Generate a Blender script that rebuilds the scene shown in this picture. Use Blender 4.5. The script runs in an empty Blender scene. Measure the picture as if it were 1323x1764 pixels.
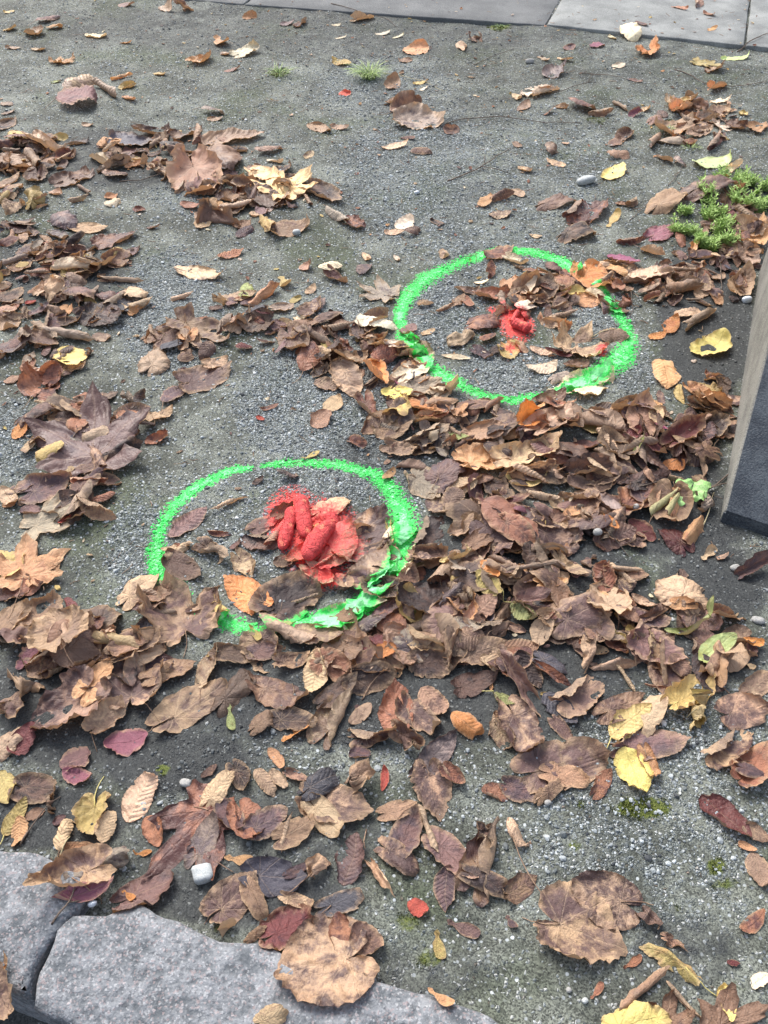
import bpy, math
import numpy as np
from mathutils import Vector, geometry
# ---------------- camera, sky, sun, exposure ----------------
C = bpy.context.scene.collection
S = bpy.context.scene
PITCH = math.radians(44.0); CAMH = 1.25; FPX = 1528.0
cd = bpy.data.cameras.new('camera'); cam = bpy.data.objects.new('camera', cd); C.objects.link(cam)
cam.location = (0, 0, CAMH); cam.rotation_euler = (PITCH, 0, 0)
cd.sensor_fit = 'VERTICAL'; cd.sensor_height = 24; cd.lens = 24*FPX/1764; cd.clip_start = .02; cd.clip_end = 300
S.camera = cam
SUN_EL, SUN_AZ = 48, -28     # degrees; azimuth measured from +Y (away from the viewer) towards +X
w = bpy.data.worlds.new('World'); S.world = w; w.use_nodes = True
nt = w.node_tree; sky = nt.nodes.new('ShaderNodeTexSky'); sky.sky_type = 'NISHITA'; sky.sun_disc = False
sky.sun_elevation = math.radians(SUN_EL); sky.sun_rotation = math.radians(SUN_AZ)
sky.air_density = 1.0; sky.dust_density = 4.0; sky.ozone_density = 1.0
hs = nt.nodes.new('ShaderNodeHueSaturation'); hs.inputs['Saturation'].default_value = .65
nt.links.new(sky.outputs[0], hs.inputs['Color']); nt.links.new(hs.outputs[0], nt.nodes['Background'].inputs[0])
nt.nodes['Background'].inputs[1].default_value = .14
sl = bpy.data.lights.new('sun', 'SUN'); sl.energy = 1.5; sl.angle = math.radians(24); sl.color = (1, .975, .935)
so = bpy.data.objects.new('sun', sl); C.objects.link(so)
sv = Vector((math.sin(math.radians(SUN_AZ))*math.cos(math.radians(SUN_EL)), math.cos(math.radians(SUN_AZ))*math.cos(math.radians(SUN_EL)), math.sin(math.radians(SUN_EL))))
so.rotation_euler = sv.to_track_quat('Z', 'Y').to_euler(); so.location = sv*10
S.view_settings.view_transform = 'Standard'; S.view_settings.look = 'None'; S.view_settings.gamma = 1
S.view_settings.exposure = 1.12
S.render.resolution_x = 768; S.render.resolution_y = 1024

# ---------------- helpers ----------------
rng = np.random.default_rng(7)
ca, sa = math.cos(PITCH), math.sin(PITCH)
def ray(px, py):
    x = (px-661.5)/FPX; y = (882-py)/FPX
    return np.array([x, y*ca+sa, y*sa-ca])
def G(px, py, z=0.):           # where a sight line meets the ground
    d = ray(px, py); t = (z-CAMH)/d[2]
    return np.array([d[0]*t, d[1]*t, z])
def W2P(x, y, z=0.):           # the reverse, used to lay out the patches of soil and gravel
    dz = z-CAMH
    yc = y*ca+dz*sa; zc = -(-y*sa+dz*ca)
    return 661.5+FPX*x/zc, 882-FPX*yc/zc
def hsh(i, j, s):
    v = np.sin(i*127.1+j*311.7+s*74.7)*43758.5453
    return v-np.floor(v)
def noise(x, y, sc, s=0):
    x = np.asarray(x)/sc; y = np.asarray(y)/sc
    i = np.floor(x); j = np.floor(y); f = x-i; g = y-j
    f = f*f*(3-2*f); g = g*g*(3-2*g)
    a = hsh(i, j, s); b = hsh(i+1, j, s); c = hsh(i, j+1, s); d = hsh(i+1, j+1, s)
    return (a*(1-f)+b*f)*(1-g)+(c*(1-f)+d*f)*g
def sst(a, b, x):
    t = np.clip((x-a)/(b-a), 0, 1); return t*t*(3-2*t)
def blobs(px, py, L):
    r = np.zeros_like(px)
    for cx, cy, rx, ry, st in L:
        d = np.sqrt(((px-cx)/rx)**2+((py-cy)/ry)**2)
        r = np.maximum(r, st*(1-sst(.55, 1.15, d)))
    return r
GRAVEL = [(570,700,190,130,1),(560,560,90,90,.5),(720,300,170,160,.55),(880,640,110,60,1),(765,540,80,80,1),(600,820,220,60,.8),(850,430,160,60,.5),
 (290,540,110,130,.8),(1140,1250,190,90,.65),(1100,1450,280,260,.45),(240,950,70,110,.7),(660,150,140,70,.5),(1040,540,60,50,.9),(1090,640,50,60,.6),
 (560,1290,300,60,.35),(480,900,240,140,.45),(330,330,90,60,.5),(900,300,220,130,.4),(1140,770,40,40,.8),(300,1340,60,60,.4),(20,760,60,80,.7),(700,1640,200,120,.3),(60,450,60,60,.5),(850,1050,40,40,.8)]
SOIL = [(1215,560,95,170,1),(1170,900,150,80,.8),(1235,1000,120,80,.85),(1230,1130,120,60,.7),(300,1310,170,70,.8),(70,1410,190,60,1),(420,1540,230,70,.75),
 (900,1080,290,230,.9),(600,50,700,60,.45),(1000,110,350,60,.3),(620,1200,500,110,.75),(150,1200,220,160,.8),(730,780,200,70,.5),(1100,800,180,80,.8),(200,270,260,70,.55),
 (100,470,150,80,.6),(760,180,200,50,.3),(850,330,120,30,.3),(450,1450,300,120,.5),(700,1680,180,60,.4),(1180,1640,120,80,.45),(150,740,120,60,.4),(60,1020,110,100,.5)]
stoneline = (G(-40,1678)[:2], G(130,1795)[:2])
GA = G(1243,890)[:2]; GD = G(1323,368)[:2]
def drop_mask(x, y):           # the lower bed in front of the granite blocks
    a, b = stoneline; n = np.array([-(b-a)[1], (b-a)[0]]); n = n/np.linalg.norm(n)
    if n[1] > 0: n = -n
    return sst(-.03, .0, (x-a[0])*n[0]+(y-a[1])*n[1])
def gh(x, y):
    h = .016*(noise(x, y, .37, 1)-.5)+.009*(noise(x, y, .11, 2)-.5)+.004*(noise(x, y, .035, 3)-.5)+.002*(noise(x, y, .012, 4)-.5)
    near = 1-sst(5, 9, np.hypot(x, y-2))
    return h*near - .13*drop_mask(x, y)
# ---- spray paint: two hand sprayed loops and two red heaps, as centre lines with a half width ----
RING_LOW = [[(430,806,6),(408,808,8),(385,815,9),(340,838,10),(300,870,11),(277,905,11),(268,945,12),(272,985,14),(305,1010,13),(318,1022,8)],
 [(345,1048,9),(370,1065,13),(405,1075,15),(440,1085,10),(480,1080,8),(530,1075,20),(580,1075,22),(612,1060,20),(645,1030,20),(675,1003,15),(692,950,16),(697,910,22),(690,870,16),(668,838,14),(642,817,12),(590,802,10),(530,797,9),(480,799,8),(452,803,5)]]
RING_UP = [[(905,432,10),(868,430,9),(835,436,10),(785,453,12),(735,480,14),(702,512,12),(688,548,8),(697,590,12),(735,628,11),(780,655,13),(830,680,10),(880,692,8),(945,683,7),(985,670,10),(1030,650,17),(1068,620,20),(1085,588,13),(1075,560,8),(1055,530,11),(1040,505,9),(1008,478,9),(965,448,12),(935,438,11),(905,432,10)]]
def seglist(ring):
    out = []
    for ln in ring:
        for p, q in zip(ln[:-1], ln[1:]):
            A = G(p[0], p[1]); B = G(q[0], q[1])
            sA = p[2]*1.03/(FPX/(A[1]*sa+CAMH*ca)); sB = q[2]*1.03/(FPX/(B[1]*sa+CAMH*ca))
            out.append((A[:2], B[:2], sA, sB))
    return out
SEGS = seglist(RING_LOW)+seglist(RING_UP)
REDS = [(553,925,62,62,1.),(500,890,40,48,1.),(560,995,40,20,.8),(890,556,28,26,1.),(862,532,24,8,.5),(1035,607,12,8,.7),(600,945,34,32,.6),(880,598,20,10,.6)]
def green_at(x, y):
    r = np.zeros_like(x)
    for A, B, a, b in SEGS:
        d = B-A; L2 = d@d
        t = np.clip(((x-A[0])*d[0]+(y-A[1])*d[1])/L2, 0, 1)
        dist = np.hypot(x-A[0]-t*d[0], y-A[1]-t*d[1]); hw = a+(b-a)*t
        r = np.maximum(r, 1-dist/(1.75*hw))
    return np.clip(r*(.72+.55*noise(x, y, .055, 77)), 0, 1)
def red_at(x, y):
    r = np.zeros_like(x)
    for cx, cy, rx, ry, st in REDS:
        c = G(cx, cy); k = FPX/(c[1]*sa+CAMH*ca); e = (G(cx, cy-ry)[1]-G(cx, cy+ry)[1])/2
        r = np.maximum(r, st*(1.3-np.sqrt(((x-c[0])/(rx/k))**2+((y-c[1])/e)**2)))
    return np.clip(r, 0, 1)

def mesh_np(name, V, F, mats=(), smooth=True, uv=None, attrs=None):
    """V (n,3), F (m,k) quads or tris in one array"""
    me = bpy.data.meshes.new(name); V = np.asarray(V, np.float32); F = np.asarray(F, np.int32)
    k = F.shape[1]
    me.vertices.add(len(V)); me.vertices.foreach_set('co', V.ravel())
    me.loops.add(F.size); me.loops.foreach_set('vertex_index', F.ravel())
    me.polygons.add(len(F)); me.polygons.foreach_set('loop_start', np.arange(0, F.size, k, dtype=np.int32))
    me.polygons.foreach_set('loop_total', np.full(len(F), k, np.int32))
    me.polygons.foreach_set('use_smooth', np.full(len(F), smooth, bool))
    if uv is not None:
        l = me.uv_layers.new(name='leafuv'); l.data.foreach_set('uv', np.asarray(uv, np.float32)[F.ravel()].ravel())
    for an, av in (attrs or {}).items():
        a = me.attributes.new(an, 'FLOAT_COLOR', 'POINT'); av = np.asarray(av, np.float32)
        if av.shape[1] == 3: av = np.hstack([av, np.ones((len(av), 1), np.float32)])
        a.data.foreach_set('color', av.ravel())
    for m in mats: me.materials.append(m)
    me.update(calc_edges=True); me.validate()
    return me
def link(name, me, parent=None, loc=None, **tags):
    o = bpy.data.objects.new(name, me); C.objects.link(o)
    if parent: o.parent = parent
    if loc is not None: o.location = loc
    for k, v in tags.items(): o[k] = v
    return o

# ---------------- node material helper ----------------
class NM:
    def __init__(s, name):
        s.m = bpy.data.materials.new(name); s.m.use_nodes = True; s.t = s.m.node_tree
        s.b = s.t.nodes['Principled BSDF']; s.out = s.t.nodes['Material Output']
    def n(s, ty, **kw):
        x = s.t.nodes.new('ShaderNode'+ty)
        for k, v in kw.items():
            if k.startswith('i_'):
                kk = k[2:]; kk = int(kk) if kk.isdigit() else kk.replace('_', ' ')
                s.put(x.inputs[kk], v)
            else: setattr(x, k, v)
        return x
    def put(s, inp, v):
        if isinstance(v, bpy.types.NodeSocket): s.t.links.new(v, inp)
        elif isinstance(v, tuple) and len(v) == 3 and inp.type == 'RGBA': inp.default_value = (*v, 1)
        else: inp.default_value = v
    def math(s, op, a, b=0., c=0., clamp=False):
        x = s.n('Math', operation=op, use_clamp=clamp); s.put(x.inputs[0], a); s.put(x.inputs[1], b); s.put(x.inputs[2], c); return x.outputs[0]
    def mix(s, f, a, b, mode='MIX'):
        x = s.n('Mix', data_type='RGBA', blend_type=mode); s.put(x.inputs[0], f); s.put(x.inputs[6], a); s.put(x.inputs[7], b); return x.outputs[2]
    def ramp(s, v, a, b, lo=0., hi=1.):
        x = s.n('MapRange', interpolation_type='SMOOTHSTEP'); s.put(x.inputs[0], v)
        for i, q in enumerate((a, b, lo, hi)): s.put(x.inputs[i+1], q)
        return x.outputs[0]
    def noise(s, vec, sc, det=3., rough=.55, out=0, dist=0.):
        x = s.n('TexNoise', i_Scale=sc, i_Detail=det, i_Roughness=rough, i_Distortion=dist); 
        if vec is not None: s.put(x.inputs['Vector'], vec)
        return x.outputs[out]
    def voro(s, vec, sc, feat='F1'):
        x = s.n('TexVoronoi', feature=feat, i_Scale=sc); s.put(x.inputs['Vector'], vec); return x
    def attr(s, name): return s.n('Attribute', attribute_name=name)
    def sep(s, c):
        x = s.n('SeparateColor'); s.put(x.inputs[0], c); return x.outputs
    def bump(s, h, dist, st=1., nrm=None):
        x = s.n('Bump', i_Strength=st, i_Distance=dist); s.put(x.inputs['Height'], h)
        if nrm is not None: s.put(x.inputs['Normal'], nrm)
        return x.outputs[0]
    def fin(s, col, rough=.8, nrm=None, spec=.4):
        s.put(s.b.inputs['Base Color'], col); s.put(s.b.inputs['Roughness'], rough); s.put(s.b.inputs['Specular IOR Level'], spec)
        if nrm is not None: s.put(s.b.inputs['Normal'], nrm)
        return s.m
GREEN = (.05, .76, .12); GREENHI = (.40, .95, .50); RED = (.70, .085, .075); REDHI = (.88, .36, .17)
def painted(k, col, pa, vec, grain, gsc, hl=(.66, 1.15)):
    """spray paint over a colour: pa = (red, green, ...) amounts"""
    nz = k.noise(vec, gsc, 3., .6)
    nz = k.math('ADD', k.math('MULTIPLY', nz, .6), k.math('MULTIPLY', k.noise(vec, 75., 3., .6), .4)); off = k.math('MULTIPLY', k.math('SUBTRACT', nz, .5), k.math('MULTIPLY', k.ramp(k.math('ADD', pa[0], pa[1]), 0., .1), grain))
    g = k.ramp(k.math('ADD', pa[1], off), .20, .56)
    r = k.ramp(k.math('ADD', pa[0], off), .12, .62)
    hi = k.ramp(k.math('ADD', pa[1], k.math('MULTIPLY', k.math('SUBTRACT', k.noise(vec, 60., 2.), .5), 1.1)), hl[0], hl[1])
    col = k.mix(g, col, k.mix(k.math('MULTIPLY', hi, .8), GREEN, GREENHI))
    rh = k.ramp(k.math('ADD', pa[0], k.math('MULTIPLY', k.math('SUBTRACT', k.noise(vec, 45., 2.), .5), 1.2)), .95, 1.25)
    return k.mix(r, col, k.mix(rh, RED, REDHI))

# ---- ground material
k = NM('gravelly_ground'); pos = k.n('NewGeometry').outputs['Position']
mk = k.sep(k.attr('mask').outputs['Color']); pa = k.sep(k.attr('paint').outputs['Color'])
wp = k.n('VectorMath', operation='ADD'); k.put(wp.inputs[0], pos)
wq = k.n('VectorMath', operation='SCALE'); k.put(wq.inputs[0], k.noise(pos, 90., 2., out=1)); wq.inputs['Scale'].default_value = .004
k.put(wp.inputs[1], wq.outputs[0]); wv = wp.outputs[0]
v1 = k.voro(wv, 240.); v2 = k.voro(wv, 520.); e1 = k.voro(wv, 240., 'DISTANCE_TO_EDGE')
c1 = k.sep(v1.outputs['Color']); c2 = k.sep(v2.outputs['Color'])
big = k.noise(pos, 7., 5., .62); mid = k.noise(pos, 38., 4., .6)
sand = k.mix(k.ramp(big, .38, .62), (.062, .067, .056), (.146, .155, .135))
sand = k.mix(k.ramp(k.noise(pos, 3.1, 4.), .5, .66), sand, (.072, .086, .055))
sand = k.mix(k.ramp(k.noise(pos, 1.6, 5., .65), .44, .60), sand, k.mix(1., sand, (.66, .66, .62), 'MULTIPLY'))
sand = k.mix(1., sand, k.mix(c2[0], (.30, .31, .31), (1.9, 1.92, 1.88)), 'MULTIPLY')
stone = k.mix(k.ramp(c1[0], .15, .85), (.075, .092, .098), (.40, .445, .455))
stone = k.mix(k.ramp(c1[1], .92, .95), stone, (.60, .62, .61))
stone = k.mix(k.ramp(c1[2], .975, .985), stone, (.17, .14, .11))
gr = k.ramp(k.math('ADD', mk[1], k.math('MULTIPLY', k.math('SUBTRACT', mid, .5), 1.5)), .25, .75)
gr = k.math('ADD', k.math('MULTIPLY', gr, .8), k.ramp(c1[1], .86, .90, 0., .6), clamp=True)
gr = k.math('MULTIPLY', gr, k.ramp(e1.outputs['Distance'], .02, .12))
col = k.mix(gr, sand, stone)
v3 = k.voro(wv, 120.); c3 = k.sep(v3.outputs['Color'])
col = k.mix(k.math('MULTIPLY', k.ramp(c3[0], .76, .80), k.ramp(v3.outputs['Distance'], .22, .34, 1., 0.)), col, k.mix(c3[1], (.10, .115, .12), (.52, .56, .57)))
sf = k.ramp(k.math('ADD', mk[0], k.math('MULTIPLY', k.math('SUBTRACT', mid, .5), .9)), .12, .75)
soil = k.mix(c2[1], (.014, .016, .018), (.058, .062, .062))
col = k.mix(k.math('MULTIPLY', sf, k.ramp(c1[1], .92, .96, .95, .6)), col, soil)
col = k.mix(k.ramp(k.math('ADD', mk[2], k.math('MULTIPLY', k.math('SUBTRACT', k.noise(pos, 120., 3.), .5), .9)), .3, .8), col, k.mix(c2[2], (.05, .075, .012), (.14, .16, .03)))
pcell = k.math('MULTIPLY', k.math('SUBTRACT', c1[2], .5), .6); pcg = k.math('MULTIPLY', pcell, k.ramp(pa[1], .01, .12)); pcr = k.math('MULTIPLY', pcell, k.ramp(pa[0], .01, .12))
pg = k.math('MULTIPLY', k.math('ADD', pa[1], pcg), k.ramp(e1.outputs['Distance'], .0, .10, .45, 1.))
col = painted(k, col, (k.math('ADD', pa[0], pcr), pg), pos, .6, 300.)
hgt = k.math('ADD', k.math('MULTIPLY', k.math('MULTIPLY', e1.outputs['Distance'], gr), 2.2), k.math('ADD', k.math('MULTIPLY', c2[0], .30), k.math('MULTIPLY', mid, .8)))
nrm = k.bump(hgt, .0045, 1.)
M_GROUND = k.fin(col, .78, nrm, .35)

# ---- loose stone chips
k = NM('stone_chip'); pos = k.n('NewGeometry').outputs['Position']
pa = k.sep(k.attr('paint').outputs['Color'])
cc = k.mix(k.ramp(k.noise(pos, 700., 2.), .3, .7), k.attr('col').outputs['Color'], k.mix(.75, k.attr('col').outputs['Color'], (1, 1, 1), 'MULTIPLY'))
cc = painted(k, cc, pa, pos, .8, 300.)
M_CHIP = k.fin(cc, .65, k.bump(k.noise(pos, 900., 2.), .001, .5), .4)

# ---- leaf materials
def leaf_mat(name, palm):
    k = NM(name); uv = k.n('UVMap', uv_map='leafuv').outputs[0]
    ca_ = k.attr('col'); c2_ = k.attr('tone'); pa_ = k.attr('paint'); pa = k.sep(pa_.outputs['Color'])
    rnd = ca_.outputs['Alpha']; spot = c2_.outputs['Alpha']; vst = pa_.outputs['Alpha']
    wob = k.n('VectorMath', operation='SCALE'); k.put(wob.inputs[0], k.n('VectorMath', operation='SUBTRACT', i_0=k.noise(uv, 5., 3., out=1), i_1=(.5, .5, .5)).outputs[0]); wob.inputs['Scale'].default_value = .07
    uvw = k.n('VectorMath', operation='ADD', i_0=uv, i_1=wob.outputs[0]).outputs[0]
    xy = k.n('SeparateXYZ'); k.put(xy.inputs[0], uvw); u, v = xy.outputs[0], xy.outputs[1]
    cx = k.n('CombineXYZ'); k.put(cx.inputs[0], u); k.put(cx.inputs[1], v); k.put(cx.inputs[2], k.math('MULTIPLY', rnd, 37.)); P = cx.outputs[0]
    av = k.math('ABSOLUTE', v)
    if palm:
        # main veins fan out from the stalk, finer ones branch from them
        ang = k.math('ABSOLUTE', k.math('ARCTAN2', v, u)); rad = k.math('SQRT', k.math('ADD', k.math('MULTIPLY', u, u), k.math('MULTIPLY', v, v)))
        f = k.math('ABSOLUTE', k.math('SUBTRACT', k.math('FRACT', k.math('ADD', k.math('MULTIPLY', ang, 1.25), .5)), .5))   # every 0.8 rad
        vd = k.math('MULTIPLY', k.math('MULTIPLY', f, .8), rad)
        main = k.ramp(vd, .004, .017, 1., 0.)
        br = k.math('FRACT', k.math('SUBTRACT', k.math('MULTIPLY', rad, 7.), k.math('MULTIPLY', vd, 9.)))
    else:
        main = k.ramp(av, .005, .016, 1., 0.)
        br = k.math('FRACT', k.math('SUBTRACT', k.math('MULTIPLY', u, 11.), k.math('MULTIPLY', av, 8.)))
    bd = k.math('ABSOLUTE', k.math('SUBTRACT', br, .5)); side = k.ramp(bd, .03, .13, 1., 0.)
    pleat = k.math('COSINE', k.math('MULTIPLY', k.math('SUBTRACT', br, .5), 6.283))
    vein = k.math('MAXIMUM', main, k.math('MULTIPLY', k.math('MULTIPLY', side, vst), .6))
    b1 = k.noise(P, 2.6, 4., .6, dist=.4); b2 = k.noise(P, 9., 4., .65); b3 = k.noise(P, 45., 3., .6)
    blot = k.ramp(k.math('ADD', k.math('ADD', b1, k.math('MULTIPLY', k.math('SUBTRACT', b2, .5), .45)), k.math('MULTIPLY', spot, .30)), .50, .73)
    col = k.mix(blot, ca_.outputs['Color'], c2_.outputs['Color'])
    col = k.mix(1., col, k.mix(b2, (.62, .62, .62), (1.36, 1.33, 1.28)), 'MULTIPLY')
    # rim dries to tan or darkens
    rim = k.ramp(k.math('ADD', pa[2], k.math('MULTIPLY', k.math('SUBTRACT', b2, .5), .9)), .62, 1.15)
    rimc = k.mix(k.ramp(rnd, .35, .5), k.mix(1., col, (.55, .5, .48), 'MULTIPLY'), k.mix(.7, col, (.50, .34, .20)))
    col = k.mix(k.math('MULTIPLY', rim, .9), col, rimc)
    col = k.mix(k.math('MULTIPLY', vein, k.ramp(rnd, .0, 1., .25, .5)), col, k.mix(k.ramp(k.math('FRACT', k.math('MULTIPLY', rnd, 7.3)), .35, .5), k.mix(1., col, (.55, .5, .48), 'MULTIPLY'), k.mix(.45, col, (.55, .40, .26))))
    sp = k.voro(P, 17.); sc = k.sep(sp.outputs['Color'])
    dots = k.math('MULTIPLY', k.ramp(sp.outputs['Distance'], .08, .2, 1., 0.), k.ramp(sc[0], .80, .84))
    col = k.mix(k.math('MULTIPLY', dots, .7), col, (.035, .025, .022))
    grit = k.math('MULTIPLY', k.ramp(k.voro(P, 60.).outputs['Distance'], .10, .2, 1., 0.), k.ramp(k.sep(k.voro(P, 60.).outputs['Color'])[1], .965, .975))
    back = k.n('NewGeometry').outputs['Backfacing']
    under = k.mix(.42, col, (.43, .32, .215))
    col = k.mix(back, col, under)
    col = k.mix(k.math('MULTIPLY', grit, .8), col, (.55, .55, .52))
    pos = k.n('NewGeometry').outputs['Position']
    col = painted(k, col, pa, pos, 1.5, 190., (.52, .9))
    hgt = k.math('ADD', k.math('ADD', k.math('MULTIPLY', k.math('MULTIPLY', pleat, vst), -.20), k.math('MULTIPLY', vein, -.22)), k.math('ADD', k.math('MULTIPLY', b2, 1.3), k.math('MULTIPLY', b3, .6)))
    nrm = k.bump(hgt, .0022, 1.)
    rough = k.math('ADD', k.math('MULTIPLY', b2, .4), k.ramp(rnd, 0., 1., .22, .45))
    k.fin(col, rough, nrm, .45)
    tr = k.n('BsdfTranslucent'); k.put(tr.inputs[0], k.mix(1., col, (1.5, 1.15, .8), 'MULTIPLY')); k.put(tr.inputs[1], nrm)
    ms = k.n('MixShader'); ms.inputs[0].default_value = .16
    k.t.links.new(k.b.outputs[0], ms.inputs[1]); k.t.links.new(tr.outputs[0], ms.inputs[2]); k.t.links.new(ms.outputs[0], k.out.inputs[0])
    return k.m
M_PIN = leaf_mat('leaf_with_side_veins', False); M_PALM = leaf_mat('leaf_with_fan_veins', True)

def simple(name, c1, c2, sc, rough=.7, bd=.002, spec=.4, sc2=None, coords='Position', white=0.):
    k = NM(name); pos = k.n('NewGeometry').outputs['Position']
    a = k.noise(pos, sc, 5., .65); b = k.noise(pos, sc2 or sc*6, 3., .6)
    f = k.ramp(k.math('ADD', k.math('MULTIPLY', a, .5), k.math('MULTIPLY', b, .5)), .38, .62)
    col = k.mix(f, c1, c2)
    if white:
        vc = k.sep(k.voro(pos, white).outputs['Color'])
        col = k.mix(k.ramp(vc[0], .80, .92, 0., .28), col, (.55, .55, .56)); col = k.mix(k.ramp(vc[1], .82, .9, 0., .4), col, (.06, .06, .065))
        col = k.mix(k.ramp(vc[2], .85, .92, 0., .35), col, (.38, .28, .27))
    return k.fin(col, rough, k.bump(k.math('ADD', a, b), bd), spec)
M_GRANITE = simple('speckled_granite', (.088, .098, .108), (.225, .236, .25), 26., .8, .0045, .3, 90., white=380.)
M_SLAB = simple('paving_slab', (.13, .137, .135), (.27, .28, .27), 7., .75, .002, .35, 300.)
M_SLABD = simple('dark_paving', (.09, .095, .097), (.16, .165, .165), 6., .8, .003, .35, 260.)
M_CONC = simple('pale_stone_side', (.115, .113, .102), (.27, .262, .232), 9., .85, .002, .3, 300.)
M_BLACK = simple('dark_stone_face', (.018, .024, .034), (.075, .088, .10), 16., .5, .0015, .45, 300.)
M_TWIG = simple('twig_bark', (.06, .045, .035), (.17, .125, .095), 60., .8, .001)
M_STALK = simple('leaf_stalk', (.16, .09, .06), (.36, .24, .15), 30., .6, .0005)
M_STALKY = simple('yellow_stalk', (.50, .42, .14), (.62, .55, .22), 30., .6, .0005)
M_WEED = simple('weed_green', (.20, .36, .07), (.48, .62, .22), 90., .6, .0005)
M_SEED = simple('seedling_green', (.20, .40, .12), (.38, .58, .24), 60., .6, .0005)
M_GRASS = simple('grass_blade', (.22, .36, .09), (.55, .64, .30), 40., .6, .0005)
M_STRAW = simple('dry_straw', (.40, .33, .18), (.55, .48, .30), 60., .7, .0005)
M_PEB = simple('pale_pebble', (.30, .32, .32), (.48, .50, .49), 80., .6, .001)
M_QTZ = simple('white_quartz', (.50, .54, .58), (.70, .74, .78), 120., .4, .001)
M_PEBG = simple('grey_pebble', (.22, .22, .21), (.38, .37, .35), 80., .7, .001)
k = NM('red_sprayed_dropping'); pos = k.n('NewGeometry').outputs['Position']
a = k.noise(pos, 55., 4., .6); cr = k.voro(k.n('VectorMath', operation='ADD', i_0=pos).outputs[0], 85., 'DISTANCE_TO_EDGE')
crk = k.ramp(cr.outputs['Distance'], .0, .07, 0., 1.); fine = k.noise(pos, 420., 4., .7)
nz = k.sep(k.attr('paint').outputs['Color'])
col = k.mix(k.ramp(k.math('ADD', a, k.math('MULTIPLY', nz[0], .45)), .95, 1.2), (.66, .065, .065), (.86, .32, .17))  # upward sides shift to orange: a highlight put into the colour
rp_ = k.noise(pos, 1., 2.)
col = k.mix(k.ramp(fine, .34, .47, .8, 0.), col, (.20, .02, .02))
M_DUNG = k.fin(col, .62, k.bump(k.math('ADD', k.math('MULTIPLY', crk, .35), k.math('ADD', k.math('MULTIPLY', fine, .6), k.math('MULTIPLY', a, 1.))), .005), .4)

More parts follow.
